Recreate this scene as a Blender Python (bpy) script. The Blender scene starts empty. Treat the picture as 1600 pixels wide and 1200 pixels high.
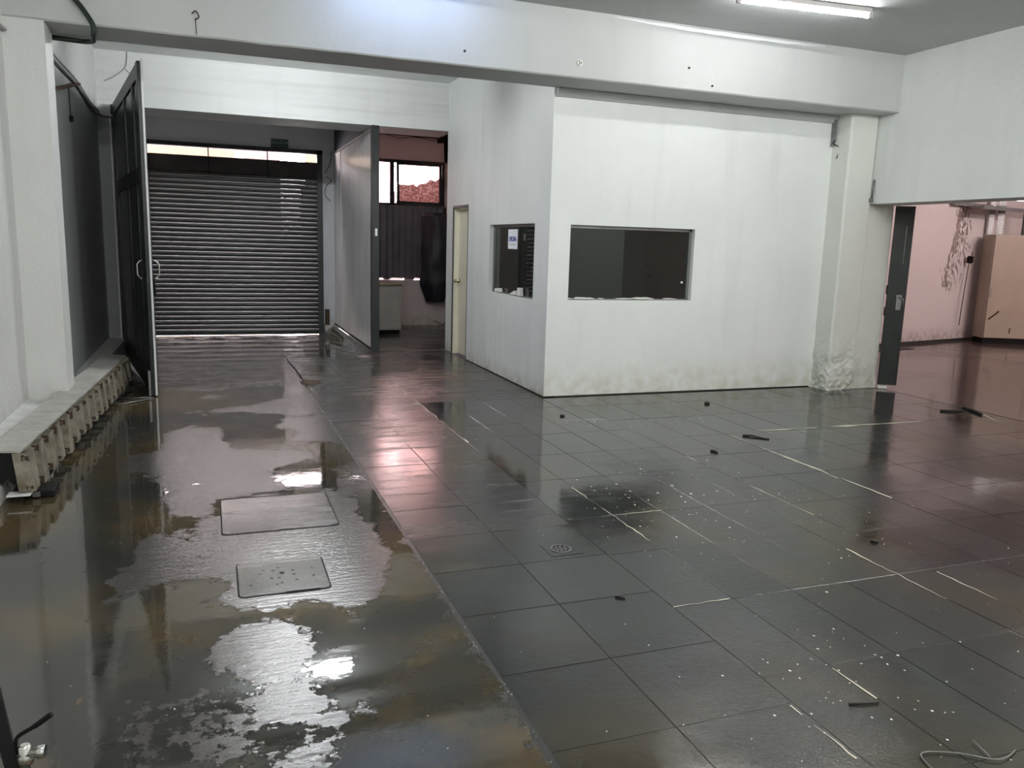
import bpy, math, random
from mathutils import Matrix, Vector, noise as mnoise

# ------------------------------------------------------------------ camera
sc = bpy.context.scene
cam_d = bpy.data.cameras.new('camera'); cam = bpy.data.objects.new('camera', cam_d)
sc.collection.objects.link(cam); sc.camera = cam
F_PX = 1262.8; YAW, PITCH, ROLL = 0.35965, -0.17193, 0.0293
cam_d.sensor_width = 36.0; cam_d.lens = F_PX * 36.0 / 1600.0
cam_d.clip_start = 0.02; cam_d.clip_end = 200
_f = Vector((math.sin(YAW)*math.cos(PITCH), math.cos(YAW)*math.cos(PITCH), math.sin(PITCH)))
_r = Vector((math.cos(YAW), -math.sin(YAW), 0)); _u = _r.cross(_f)
_r2 = _r*math.cos(ROLL) + _u*math.sin(ROLL); _u2 = -_r*math.sin(ROLL) + _u*math.cos(ROLL)
mw = Matrix((( _r2.x, _u2.x, -_f.x, 0), (_r2.y, _u2.y, -_f.y, 0), (_r2.z, _u2.z, -_f.z, 1.55), (0, 0, 0, 1)))
cam.matrix_world = mw

# ------------------------------------------------------------------ world, exposure
w = bpy.data.worlds.new('world'); sc.world = w; w.use_nodes = True
bg = w.node_tree.nodes['Background']
bg.inputs[0].default_value = (1.0, 0.86, 0.87, 1); bg.inputs[1].default_value = 52.0
sc.cycles.diffuse_bounces = 6; sc.cycles.max_bounces = 10
sc.view_settings.view_transform = 'Standard'; sc.view_settings.look = 'None'
sc.view_settings.exposure = 0.0; sc.view_settings.gamma = 1.0; sc.view_settings.use_curve_mapping = False

TUBE_E = 105.0
TUBE_N = 460.0        # unseen tube rows over the near bay, one tube added as fill       # emission of the cool white tubes
TUBE_B = 570.0        # tube behind the beam
TUBE_C = 34.0        # bluish tube in front of the beam
TUBE_P = 720.0        # unseen warm pink tubes put in to light the right room

# ------------------------------------------------------------------ materials
def pick(nt, t, **kw):
    n = nt.nodes.new(t)
    for k, v in kw.items(): setattr(n, k, v)
    return n
def mat(name, col, rough=0.6, metal=0.0, var=0.0, vscale=3.0, bump=0.0, bscale=40.0, spec=0.5, emit=None, col2=None, coat=0.0, stretch=None):
    m = bpy.data.materials.new(name); m.use_nodes = True; nt = m.node_tree
    b = nt.nodes['Principled BSDF']
    b.inputs['Base Color'].default_value = (*col, 1); b.inputs['Roughness'].default_value = rough
    b.inputs['Metallic'].default_value = metal; b.inputs['Specular IOR Level'].default_value = spec
    if coat: b.inputs['Coat Weight'].default_value = coat; b.inputs['Coat Roughness'].default_value = 0.05
    geo = pick(nt, 'ShaderNodeNewGeometry'); src = geo.outputs['Position']
    if stretch:
        mp = pick(nt, 'ShaderNodeMapping'); mp.inputs['Scale'].default_value = stretch
        nt.links.new(src, mp.inputs[0]); src = mp.outputs[0]
    if var or col2:
        n = pick(nt, 'ShaderNodeTexNoise'); n.inputs['Scale'].default_value = vscale; n.inputs['Detail'].default_value = 6
        n.inputs['Roughness'].default_value = 0.65
        nt.links.new(src, n.inputs['Vector'])
        r = pick(nt, 'ShaderNodeValToRGB'); r.color_ramp.elements[0].position = 0.35; r.color_ramp.elements[1].position = 0.68
        c2 = col2 if col2 else tuple(c*(1-var) for c in col)
        r.color_ramp.elements[0].color = (*c2, 1); r.color_ramp.elements[1].color = (*col, 1)
        nt.links.new(n.outputs['Fac'], r.inputs[0]); nt.links.new(r.outputs[0], b.inputs['Base Color'])
    if bump:
        n2 = pick(nt, 'ShaderNodeTexNoise'); n2.inputs['Scale'].default_value = bscale; n2.inputs['Detail'].default_value = 5
        nt.links.new(src, n2.inputs['Vector'])
        bp = pick(nt, 'ShaderNodeBump'); bp.inputs['Strength'].default_value = 1.0; bp.inputs['Distance'].default_value = bump
        nt.links.new(n2.outputs['Fac'], bp.inputs['Height']); nt.links.new(bp.outputs[0], b.inputs['Normal'])
    if emit:
        b.inputs['Emission Color'].default_value = (*emit[0], 1); b.inputs['Emission Strength'].default_value = emit[1]
    return m

def math_node(nt, op, a, b=None, clamp=False):
    n = pick(nt, 'ShaderNodeMath', operation=op); n.use_clamp = clamp
    for i, v in enumerate((a, b)):
        if v is None: continue
        if isinstance(v, (int, float)): n.inputs[i].default_value = v
        else: nt.links.new(v, n.inputs[i])
    return n.outputs[0]
def maprange(nt, v, a, b, c, d, smooth=True):
    n = pick(nt, 'ShaderNodeMapRange'); n.interpolation_type = 'SMOOTHSTEP' if smooth else 'LINEAR'
    for i, x in zip((1, 2, 3, 4), (a, b, c, d)): n.inputs[i].default_value = x
    nt.links.new(v, n.inputs[0]); return n.outputs[0]
def noise_node(nt, vec, scale, detail=4, rough=0.55):
    n = pick(nt, 'ShaderNodeTexNoise'); n.inputs['Scale'].default_value = scale; n.inputs['Detail'].default_value = detail
    n.inputs['Roughness'].default_value = rough; nt.links.new(vec, n.inputs['Vector']); return n.outputs['Fac']
def mixcol(nt, fac, a, b):
    n = pick(nt, 'ShaderNodeMix', data_type='RGBA')
    nt.links.new(fac, n.inputs[0])
    for i, v in ((6, a), (7, b)):
        if isinstance(v, tuple): n.inputs[i].default_value = (*v, 1)
        else: nt.links.new(v, n.inputs[i])
    return n.outputs[2]

def wall_paint(name, col, dirt=(0.42, 0.40, 0.30), dirt_h=0.55, ripple=None, low_tone=None, rough=0.55):
    """painted plaster: mottled, scuffed, stained near the floor; optional ripple relief and a darker lower part"""
    m = bpy.data.materials.new(name); m.use_nodes = True; nt = m.node_tree; b = nt.nodes['Principled BSDF']
    geo = pick(nt, 'ShaderNodeNewGeometry'); P = geo.outputs['Position']
    sep = pick(nt, 'ShaderNodeSeparateXYZ'); nt.links.new(P, sep.inputs[0]); Z = sep.outputs[2]
    n1 = noise_node(nt, P, 1.3, 5); n2 = noise_node(nt, P, 9, 5)
    mp = pick(nt, 'ShaderNodeMapping'); mp.inputs['Scale'].default_value = (5, 5, 0.6); nt.links.new(P, mp.inputs[0])
    n3 = noise_node(nt, mp.outputs[0], 1.0, 6)
    c = mixcol(nt, maprange(nt, n1, 0.3, 0.7, 0, 0.5), col, tuple(x*0.90 for x in col))
    c = mixcol(nt, maprange(nt, n3, 0.5, 0.8, 0, 0.35), c, tuple(x*0.80 for x in col))
    low = maprange(nt, Z, dirt_h, 0.0, 0, 1)
    d = math_node(nt, 'MULTIPLY', low, maprange(nt, n2, 0.3, 0.75, 0.1, 0.85))
    c = mixcol(nt, d, c, dirt)
    sp = noise_node(nt, P, 26, 2)
    c = mixcol(nt, maprange(nt, sp, 0.79, 0.82, 0, 0.7), c, (0.12, 0.11, 0.10))
    if low_tone:
        dz, dcol = low_tone
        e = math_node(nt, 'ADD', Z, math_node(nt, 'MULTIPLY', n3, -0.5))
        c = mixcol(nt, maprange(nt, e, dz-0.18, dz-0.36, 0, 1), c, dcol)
    nt.links.new(c, b.inputs['Base Color'])
    b.inputs['Roughness'].default_value = rough
    h = math_node(nt, 'ADD', math_node(nt, 'MULTIPLY', noise_node(nt, P, 30, 5), 0.003), math_node(nt, 'MULTIPLY', n1, 0.012))
    if ripple:
        mp2 = pick(nt, 'ShaderNodeMapping'); mp2.inputs['Scale'].default_value = ripple[0]; nt.links.new(P, mp2.inputs[0])
        h = math_node(nt, 'ADD', h, math_node(nt, 'MULTIPLY', noise_node(nt, mp2.outputs[0], 1.0, 1), ripple[1]))
    bp = pick(nt, 'ShaderNodeBump'); bp.inputs['Distance'].default_value = 1.0; bp.inputs['Strength'].default_value = 1.0
    nt.links.new(h, bp.inputs['Height']); nt.links.new(bp.outputs[0], b.inputs['Normal'])
    return m

def wet_floor(name, base, brown, attr=False, smooth_r=(0.05, 0.17), coarse=False):
    """dark wet concrete: water film where smooth, gritty damp concrete where the attribute 'grit' is high"""
    m = bpy.data.materials.new(name); m.use_nodes = True; nt = m.node_tree; b = nt.nodes['Principled BSDF']
    geo = pick(nt, 'ShaderNodeNewGeometry'); P = geo.outputs['Position']
    n_big = noise_node(nt, P, 0.9, 5, 0.6); n_mid = noise_node(nt, P, 4.5, 6, 0.62); n_fine = noise_node(nt, P, 38, 5, 0.6)
    n_grit = noise_node(nt, P, 120, 4, 0.7)
    mp = pick(nt, 'ShaderNodeMapping'); mp.inputs['Location'].default_value = (31, 7, 3); nt.links.new(P, mp.inputs[0])
    n_b = noise_node(nt, mp.outputs[0], 1.1, 6, 0.6)
    mp3 = pick(nt, 'ShaderNodeMapping'); mp3.inputs['Location'].default_value = (11, 77, 3); nt.links.new(P, mp3.inputs[0])
    n_w = noise_node(nt, mp3.outputs[0], 0.55, 4, 0.55)
    c = mixcol(nt, maprange(nt, n_mid, 0.3, 0.7, 0, 1), base, tuple(x*1.45 for x in base))
    c = mixcol(nt, maprange(nt, n_b, *((0.42, 0.60) if attr else (0.47, 0.66)), 0, 0.85), c, brown)
    n_r = noise_node(nt, mp.outputs[0], 6.5, 3)
    oi = pick(nt, 'ShaderNodeObjectInfo')
    vr = pick(nt, 'ShaderNodeVectorMath', operation='SCALE'); nt.links.new(c, vr.inputs[0]); nt.links.new(maprange(nt, oi.outputs['Random'], 0, 1, 0.78, 1.22, False), vr.inputs['Scale']); c = vr.outputs[0]
    c = mixcol(nt, maprange(nt, n_r, 0.70, 0.76, 0, 0.6), c, (brown[0]*1.9, brown[1]*1.25, brown[2]*1.1))
    lime = noise_node(nt, P, 23, 2)
    c = mixcol(nt, maprange(nt, lime, 0.775, 0.79, 0, 0.75), c, (0.30, 0.29, 0.26))
    r_s = maprange(nt, n_w, 0.32, 0.68, smooth_r[0], smooth_r[1])
    r_s = math_node(nt, 'ADD', r_s, maprange(nt, n_mid, 0.5, 0.75, 0, 0.05))
    mp4 = pick(nt, 'ShaderNodeMapping'); mp4.inputs['Scale'].default_value = (1.3, 10.0, 1.0); nt.links.new(P, mp4.inputs[0])
    n_s = noise_node(nt, mp4.outputs[0], 1.0, 5, 0.65)
    r_s = math_node(nt, 'ADD', r_s, maprange(nt, n_s, 0.46, 0.68, 0, 0.12 if coarse else 0.05))
    if attr:
        at = pick(nt, 'ShaderNodeAttribute'); at.attribute_name = 'grit'
        g0 = math_node(nt, 'ADD', at.outputs['Fac'], math_node(nt, 'MULTIPLY', math_node(nt, 'SUBTRACT', noise_node(nt, P, 4.5, 8, 0.65), 0.5), 2.4))
        g0 = math_node(nt, 'ADD', g0, math_node(nt, 'MULTIPLY', math_node(nt, 'SUBTRACT', noise_node(nt, P, 19, 8, 0.7), 0.5), 2.0))
        g = maprange(nt, g0, 0.46, 0.54, 0, 1)
        c = mixcol(nt, g, c, (0.055, 0.051, 0.048))
        rr = pick(nt, 'ShaderNodeMix', data_type='FLOAT'); nt.links.new(g, rr.inputs[0]); nt.links.new(r_s, rr.inputs[2]); rr.inputs[3].default_value = 0.18
        R = rr.outputs[0]
        ge = math_node(nt, 'MULTIPLY', g, 1.0)
        h = math_node(nt, 'MULTIPLY', ge, math_node(nt, 'ADD', math_node(nt, 'MULTIPLY', noise_node(nt, P, 55, 3, 0.6), 0.0014), math_node(nt, 'MULTIPLY', noise_node(nt, mp4.outputs[0], 4.5, 4, 0.6), 0.0022)))
        h = math_node(nt, 'ADD', h, math_node(nt, 'MULTIPLY', g, 0.0015))
        h = math_node(nt, 'ADD', h, math_node(nt, 'MULTIPLY', n_mid, 0.0006))
    else:
        R = r_s
        wet2 = maprange(nt, n_w, 0.48, 0.62, 0.10, 2.2)
        if coarse: wet2 = maprange(nt, n_w, 0.35, 0.6, 0.3, 1.0)
        dv = pick(nt, 'ShaderNodeVectorMath', operation='DISTANCE'); nt.links.new(P, dv.inputs[0]); dv.inputs[1].default_value = (1.82, 1.98, 0)
        worn = maprange(nt, math_node(nt, 'ADD', dv.outputs['Value'], math_node(nt, 'MULTIPLY', math_node(nt, 'SUBTRACT', n_mid, 0.5), 0.7)), 0.75, 0.10, 0, 1)
        R = math_node(nt, 'ADD', R, math_node(nt, 'MULTIPLY', worn, 0.03))
        wet2 = math_node(nt, 'ADD', wet2, math_node(nt, 'MULTIPLY', worn, 4.0))
        h = math_node(nt, 'MULTIPLY', wet2, math_node(nt, 'ADD', math_node(nt, 'MULTIPLY', n_grit, 0.00035), math_node(nt, 'MULTIPLY', n_fine, 0.0005)))
        h = math_node(nt, 'ADD', h, math_node(nt, 'MULTIPLY', n_mid, 0.0008))
    nt.links.new(c, b.inputs['Base Color']); nt.links.new(R, b.inputs['Roughness'])
    b.inputs['IOR'].default_value = 1.6
    bp = pick(nt, 'ShaderNodeBump'); bp.inputs['Distance'].default_value = 1.0; bp.inputs['Strength'].default_value = 1.0
    nt.links.new(h, bp.inputs['Height']); nt.links.new(bp.outputs[0], b.inputs['Normal'])
    return m

WHITE = (0.76, 0.78, 0.76)
M = {}
M['white'] = wall_paint('white_paint', WHITE)
M['office'] = wall_paint('office_paint', (0.80, 0.82, 0.80), dirt=(0.55, 0.54, 0.42), dirt_h=0.45)
M['office_side'] = wall_paint('office_side_paint', (0.78, 0.80, 0.79), dirt_h=0.2, ripple=((0.5, 3.2, 0.30), 0.045))
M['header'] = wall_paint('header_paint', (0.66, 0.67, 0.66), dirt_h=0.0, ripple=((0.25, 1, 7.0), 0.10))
M['left'] = wall_paint('left_paint', (0.70, 0.70, 0.68), dirt=(0.30, 0.29, 0.26), dirt_h=0.5)
M['left_far'] = wall_paint('left_far_paint', (0.62, 0.62, 0.60), dirt_h=0.3, low_tone=(3.02, (0.36, 0.37, 0.37)))  # colour turns darker below a set height, with a streaky upper edge
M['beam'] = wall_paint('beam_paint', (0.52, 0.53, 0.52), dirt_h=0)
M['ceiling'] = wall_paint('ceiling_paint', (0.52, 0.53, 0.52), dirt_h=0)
M['column'] = wall_paint('column_paint', (0.70, 0.72, 0.67), dirt=(0.42, 0.42, 0.34), dirt_h=0.7)
M['shutterwall'] = wall_paint('shutter_wall_paint', (0.74, 0.75, 0.79), dirt_h=0.2)
M['bay'] = wall_paint('bay_paint', (0.70, 0.70, 0.70), dirt_h=0.2)
M['nook'] = wall_paint('nook_paint', (0.76, 0.68, 0.67), dirt_h=0.3)
M['pink'] = wall_paint('pink_room_paint', (0.70, 0.62, 0.61), dirt=(0.22, 0.18, 0.16), dirt_h=0.35)
M['grout'] = mat('dark_joint', (0.030, 0.030, 0.028), 0.45)
M['joint'] = mat('joint_filler', (0.040, 0.040, 0.037), 0.35, var=0.6, vscale=2.5)
M['slab'] = wet_floor('wet_concrete_slab', (0.026, 0.026, 0.023), (0.085, 0.060, 0.028), attr=True, smooth_r=(0.015, 0.05))
M['tile'] = wet_floor('wet_floor_tile', (0.017, 0.018, 0.018), (0.042, 0.034, 0.020))
M['tile_lane'] = wet_floor('damp_rough_tile', (0.024, 0.024, 0.023), (0.048, 0.040, 0.026), smooth_r=(0.13, 0.28), coarse=True)
M['pinkfloor'] = wet_floor('reddish_wet_floor', (0.10, 0.075, 0.070), (0.11, 0.075, 0.065), smooth_r=(0.07, 0.20))
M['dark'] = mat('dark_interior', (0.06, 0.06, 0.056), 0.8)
M['black_steel'] = mat('black_painted_steel', (0.012, 0.014, 0.016), 0.42, 0.0, var=0.4, vscale=6, bump=0.0006)
M['gate_panel'] = mat('blue_grey_sheet', (0.030, 0.036, 0.042), 0.28, 0.2, var=0.3, vscale=3)
M['bright_metal'] = mat('bright_steel', (0.62, 0.63, 0.64), 0.25, 0.9, bump=0.0003)
M['edge'] = mat('pale_edge_paint', (0.75, 0.76, 0.76), 0.35)
M['slat'] = mat('galvanised_slat', (0.070, 0.073, 0.075), 0.33, 0.6, var=0.35, vscale=9, stretch=(0.5, 1, 6))
M['roll'] = mat('rusty_roll', (0.045, 0.036, 0.034), 0.6, 0.3, var=0.4)
M['galv'] = mat('galvanised_sheet', (0.78, 0.79, 0.78), 0.26, 0.12, col2=(0.62, 0.63, 0.63), vscale=1.6, stretch=(1, 1, 0.4), bump=0.0008, bscale=5)
M['navy'] = mat('navy_board', (0.016, 0.024, 0.040), 0.6, var=0.3)
M['corr'] = mat('corrugated_grey', (0.16, 0.165, 0.18), 0.5, 0.3, var=0.3)
M['cream'] = mat('cream_door_paint', (0.82, 0.78, 0.63), 0.4, var=0.15, vscale=2)
M['olive'] = mat('dark_green_frame', (0.055, 0.072, 0.066), 0.5)
M['green_steel'] = mat('dark_green_steel', (0.026, 0.029, 0.027), 0.38, 0.3, var=0.4, vscale=5, bump=0.0006)
M['sign_green'] = mat('faded_green_sign', (0.018, 0.045, 0.045), 0.5)
M['sign_pale'] = mat('faded_letters', (0.30, 0.38, 0.38), 0.6)
M['paper'] = mat('paper', (0.80, 0.82, 0.88), 0.8)
M['ink'] = mat('blue_ink', (0.05, 0.07, 0.30), 0.7)
M['plaster_bits'] = mat('broken_plaster', (0.72, 0.72, 0.68), 0.9, bump=0.003, bscale=60)
M['tape'] = mat('black_tape', (0.005, 0.005, 0.005), 0.9)
M['beige'] = mat('dirty_beige_paint', (0.33, 0.31, 0.25), 0.6, col2=(0.13, 0.105, 0.07), vscale=9, bump=0.002)
M['ledge'] = mat('dusty_ledge', (0.46, 0.45, 0.41), 0.8, col2=(0.32, 0.31, 0.28), vscale=8, bump=0.004)
M['black'] = mat('black_rubber', (0.006, 0.006, 0.006), 0.7, spec=0.2)
M['rust'] = mat('rust', (0.055, 0.032, 0.018), 0.8)
M['black_pipe'] = mat('black_green_pipe', (0.012, 0.025, 0.018), 0.45)
M['grey_pipe'] = mat('grey_conduit', (0.42, 0.42, 0.40), 0.5, var=0.3, vscale=14)
M['cabinet'] = mat('beige_cabinet_paint', (0.42, 0.34, 0.275), 0.45, var=0.12, vscale=2)
M['cabinet_side'] = mat('beige_cabinet_side_paint', (0.40, 0.33, 0.265), 0.45, var=0.12, vscale=2)
M['zinc'] = mat('zinc_angle', (0.30, 0.30, 0.30), 0.4, 0.8, var=0.3)
M['whitebox'] = mat('off_white_enamel', (0.52, 0.52, 0.49), 0.4, var=0.12, vscale=6)
M['boxtop'] = mat('olive_lid', (0.25, 0.25, 0.17), 0.5)
M['tarp'] = mat('dark_tarpaulin', (0.012, 0.014, 0.020), 0.5, bump=0.01, bscale=7)
M['brass'] = mat('worn_brass', (0.55, 0.45, 0.28), 0.25, 1.0)
M['chrome'] = mat('nickel_plating', (0.75, 0.74, 0.70), 0.16, 1.0)
M['hose'] = mat('green_hose', (0.02, 0.09, 0.06), 0.4)
M['cover'] = wet_floor('wet_cover_concrete', (0.040, 0.040, 0.038), (0.055, 0.05, 0.038), smooth_r=(0.14, 0.24), coarse=True)
M['tube'] = mat('tube_glow', (1, 1, 1), 0.5, emit=((0.96, 0.98, 1.0), TUBE_E))
M['tube_n'] = mat('tube_glow_near', (1, 1, 1), 0.5, emit=((0.97, 0.99, 0.97), TUBE_N))
M['tube_s'] = mat('strip_glow', (1, 1, 1), 0.5, emit=((1.0, 0.93, 0.93), 5.0))
M['tube_b'] = mat('tube_glow_back', (1, 1, 1), 0.5, emit=((0.95, 0.98, 1.0), TUBE_B))
M['tube_c'] = mat('tube_glow_blue', (1, 1, 1), 0.5, emit=((0.42, 0.58, 1.0), TUBE_C))
M['tube_p'] = mat('tube_glow_pink', (1, 1, 1), 0.5, emit=((1.0, 0.85, 0.82), TUBE_P))
M['housing'] = mat('tube_housing', (0.35, 0.33, 0.32), 0.5)
M['wood'] = mat('dark_wet_wood', (0.012, 0.010, 0.008), 0.5)
M['lime'] = mat('lime_deposit', (0.52, 0.50, 0.40), 0.6)
M['yellow'] = mat('yellow_facade', (0.034, 0.027, 0.0125), 0.9, col2=(0.028, 0.019, 0.0085), vscale=5)
M['rose'] = mat('rose_facade', (0.027, 0.0180, 0.0170), 0.9)
M['pale'] = mat('pale_facade', (0.07, 0.065, 0.065), 0.9)
M['street'] = mat('street', (0.03, 0.028, 0.028), 0.9)
M['cardboard'] = mat('white_scrap', (0.75, 0.75, 0.72), 0.8)

def glass_mat(name, tint, rough=0.0, dirt=0.0, dcol=(0.3, 0.3, 0.3), sky=False):
    m = bpy.data.materials.new(name); m.use_nodes = True; nt = m.node_tree
    out = nt.nodes['Material Output']; nt.nodes.remove(nt.nodes['Principled BSDF'])
    tr = pick(nt, 'ShaderNodeBsdfTransparent'); tr.inputs[0].default_value = (*tint, 1)
    gl = pick(nt, 'ShaderNodeBsdfGlossy'); gl.inputs['Roughness'].default_value = rough; gl.inputs[0].default_value = (1, 1, 1, 1)
    fr = pick(nt, 'ShaderNodeFresnel'); fr.inputs[0].default_value = 1.45
    mx = pick(nt, 'ShaderNodeMixShader'); nt.links.new(fr.outputs[0], mx.inputs[0]); nt.links.new(tr.outputs[0], mx.inputs[1]); nt.links.new(gl.outputs[0], mx.inputs[2])
    last = mx.outputs[0]
    if dirt:
        df = pick(nt, 'ShaderNodeBsdfTranslucent' if sky else 'ShaderNodeBsdfDiffuse'); df.inputs[0].default_value = (*dcol, 1)
        m2 = pick(nt, 'ShaderNodeMixShader'); m2.inputs[0].default_value = dirt
        nt.links.new(last, m2.inputs[1]); nt.links.new(df.outputs[0], m2.inputs[2]); last = m2.outputs[0]
    nt.links.new(last, out.inputs[0]); return m
M['glass_office'] = glass_mat('office_glass', (0.72, 0.75, 0.70), 0.0, 0.035, (0.30, 0.31, 0.28))
def sheet_mat():
    m = bpy.data.materials.new('frosted_sheet'); m.use_nodes = True; nt = m.node_tree
    out = nt.nodes['Material Output']; nt.nodes.remove(nt.nodes['Principled BSDF'])
    geo = pick(nt, 'ShaderNodeNewGeometry'); P = geo.outputs['Position']
    tl = pick(nt, 'ShaderNodeBsdfTranslucent'); df = pick(nt, 'ShaderNodeBsdfTransparent')
    n = noise_node(nt, P, 26, 4, 0.7)
    c = mixcol(nt, maprange(nt, n, 0.42, 0.60, 0, 1), (0.020, 0.0105, 0.0095), (0.052, 0.040, 0.039))
    nt.links.new(c, tl.inputs[0]); df.inputs[0].default_value = (0.9, 0.8, 0.8, 1)
    mx = pick(nt, 'ShaderNodeMixShader'); mx.inputs[0].default_value = 0.004
    nt.links.new(tl.outputs[0], mx.inputs[1]); nt.links.new(df.outputs[0], mx.inputs[2]); nt.links.new(mx.outputs[0], out.inputs[0])
    return m
M['frost'] = sheet_mat()
M['glass_dirty'] = glass_mat('dirty_pane', (0.75, 0.62, 0.61), 0.05, 0.35, (0.8, 0.62, 0.60), True)

# ------------------------------------------------------------------ mesh helpers
class MB:
    def __init__(s): s.v = []; s.f = []; s.sm = []
    def quad(s, a, b, c, d, sm=False):
        i = len(s.v); s.v += [a, b, c, d]; s.f.append((i, i+1, i+2, i+3)); s.sm.append(sm)
    def box(s, x0, x1, y0, y1, z0, z1, T=None, bev=0.0):
        i = len(s.v)
        if bev:
            vs = []; b = min(bev, (x1-x0)*.45, (y1-y0)*.45, (z1-z0)*.45)
            X = (x0, x1); Y = (y0, y1); Z = (z0, z1)
            # 24 vertex chamfered box
            idx = {}
            for a in (0, 1):
                for c in (0, 1):
                    for d in (0, 1):
                        sx = b if a == 0 else -b; sy = b if c == 0 else -b; sz = b if d == 0 else -b
                        for k, p in enumerate(((X[a], Y[c]+sy, Z[d]+sz), (X[a]+sx, Y[c], Z[d]+sz), (X[a]+sx, Y[c]+sy, Z[d]))):
                            idx[(a, c, d, k)] = i+len(vs); vs.append(p)
            F = []
            for a in (0, 1):
                q = [idx[(a, c, d, 0)] for c, d in ((0, 0), (1, 0), (1, 1), (0, 1))]; F.append(q if a else q[::-1])
                q = [idx[(c, a, d, 1)] for c, d in ((0, 0), (1, 0), (1, 1), (0, 1))]; F.append(q[::-1] if a else q)
                q = [idx[(c, d, a, 2)] for c, d in ((0, 0), (1, 0), (1, 1), (0, 1))]; F.append(q if a else q[::-1])
            for a in (0, 1):
                for c in (0, 1):
                    F.append([idx[(0, a, c, 1)], idx[(1, a, c, 1)], idx[(1, a, c, 2)], idx[(0, a, c, 2)]])
                    F.append([idx[(a, 0, c, 0)], idx[(a, 1, c, 0)], idx[(a, 1, c, 2)], idx[(a, 0, c, 2)]])
                    F.append([idx[(a, c, 0, 0)], idx[(a, c, 1, 0)], idx[(a, c, 1, 1)], idx[(a, c, 0, 1)]])
                    for d in (0, 1): F.append([idx[(a, c, d, 0)], idx[(a, c, d, 1)], idx[(a, c, d, 2)]])
        else:
            vs = [(x, y, z) for x in (x0, x1) for y in (y0, y1) for z in (z0, z1)]
            F = [[i+k for k in q] for q in ((0, 1, 3, 2), (4, 6, 7, 5), (0, 4, 5, 1), (2, 3, 7, 6), (0, 2, 6, 4), (1, 5, 7, 3))]
        if T: vs = [tuple(T @ Vector(p)) for p in vs]
        s.v += vs
        for q in F: s.f.append(tuple(q)); s.sm.append(False)
        return s
    def tube(s, pts, r, seg=8, cap=True, closed=False):
        pts = [Vector(p) for p in pts]; n = len(pts); rs = r if isinstance(r, (list, tuple)) else [r]*n
        base = len(s.v); up = None
        for k, p in enumerate(pts):
            d = (pts[min(k+1, n-1)] - pts[max(k-1, 0)]) if not closed else (pts[(k+1) % n]-pts[k-1])
            d.normalize()
            if up is None:
                up = Vector((0, 0, 1)) if abs(d.z) < 0.9 else Vector((1, 0, 0))
            a = d.cross(up).normalized(); u2 = a.cross(d).normalized(); up = u2
            for j in range(seg):
                t = 2*math.pi*j/seg; s.v.append(tuple(p + a*math.cos(t)*rs[k] + u2*math.sin(t)*rs[k]))
        rng = n if closed else n-1
        for k in range(rng):
            k2 = (k+1) % n
            for j in range(seg):
                j2 = (j+1) % seg
                s.f.append((base+k*seg+j, base+k*seg+j2, base+k2*seg+j2, base+k2*seg+j)); s.sm.append(True)
        if cap and not closed:
            s.f.append(tuple(base+j for j in range(seg))[::-1]); s.sm.append(False)
            s.f.append(tuple(base+(n-1)*seg+j for j in range(seg))); s.sm.append(False)
        return s
    def prism(s, poly, ax, a, b):
        """polygon in the two other axes, extruded along axis ax from a to b"""
        i = len(s.v); n = len(poly)
        def put(p, t):
            q = list(p); q.insert(ax, t); return tuple(q)
        s.v += [put(p, a) for p in poly] + [put(p, b) for p in poly]
        for k in range(n):
            s.f.append((i+k, i+(k+1) % n, i+n+(k+1) % n, i+n+k)); s.sm.append(False)
        s.f.append(tuple(range(i+n-1, i-1, -1))); s.sm.append(False); s.f.append(tuple(range(i+n, i+2*n))); s.sm.append(False)
        return s
    def mesh(s, name, m):
        me = bpy.data.meshes.new(name); me.from_pydata(s.v, [], s.f); me.update()
        import bmesh
        bm = bmesh.new(); bm.from_mesh(me); bmesh.ops.recalc_face_normals(bm, faces=bm.faces); bm.to_mesh(me); bm.free()
        me.polygons.foreach_set('use_smooth', s.sm)
        me.materials.append(M[m]); return me
    def build(s, name, m, parent=None):
        return link(name, s.mesh(name, m), parent)
def link(name, me, parent=None):
    o = bpy.data.objects.new(name, me); sc.collection.objects.link(o)
    if parent is not None: o.parent = parent
    return o
def tag(o, label, cat, group=None, kind=None):
    o['label'] = label; o['category'] = cat
    if group: o['group'] = group
    if kind: o['kind'] = kind
    return o
def struct(o, label=None, cat=None):
    o['kind'] = 'structure'
    if label: o['label'] = label
    if cat: o['category'] = cat
    return o
def thing(name, label, cat, group=None, loc=(0, 0, 0)):
    """an Empty at the thing's base; parts are then built in world coordinates and re-parented keeping place"""
    o = bpy.data.objects.new(name, None); o.empty_display_size = 0.1; sc.collection.objects.link(o); o.location = loc
    return tag(o, label, cat, group)
def adopt(o, root):
    o.parent = root
    if root.type == 'EMPTY': o.matrix_parent_inverse = Matrix.Translation(root.location).inverted()
    return o
def box(name, m, x0, x1, y0, y1, z0, z1, parent=None, bev=0.0, T=None):
    return MB().box(x0, x1, y0, y1, z0, z1, T, bev).build(name, m, parent)
def text_mesh(body, size, name, m, rot, loc, parent=None, sx=1.0, thick=0.001):
    cu = bpy.data.curves.new('t', 'FONT'); cu.body = body; cu.size = size; cu.align_x = 'CENTER'; cu.align_y = 'CENTER'; cu.extrude = thick; cu.offset = size*0.012
    o = bpy.data.objects.new('t', cu); sc.collection.objects.link(o)
    me = bpy.data.meshes.new_from_object(o.evaluated_get(bpy.context.evaluated_depsgraph_get()))
    bpy.data.objects.remove(o)
    me.transform(Matrix.Translation(loc) @ rot @ Matrix.Diagonal((sx, 1, 1, 1)))
    me.name = name; me.materials.clear(); me.materials.append(M[m])
    return link(name, me, parent)
def smooth01(t): t = max(0.0, min(1.0, t)); return t*t*(3-2*t)
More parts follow.
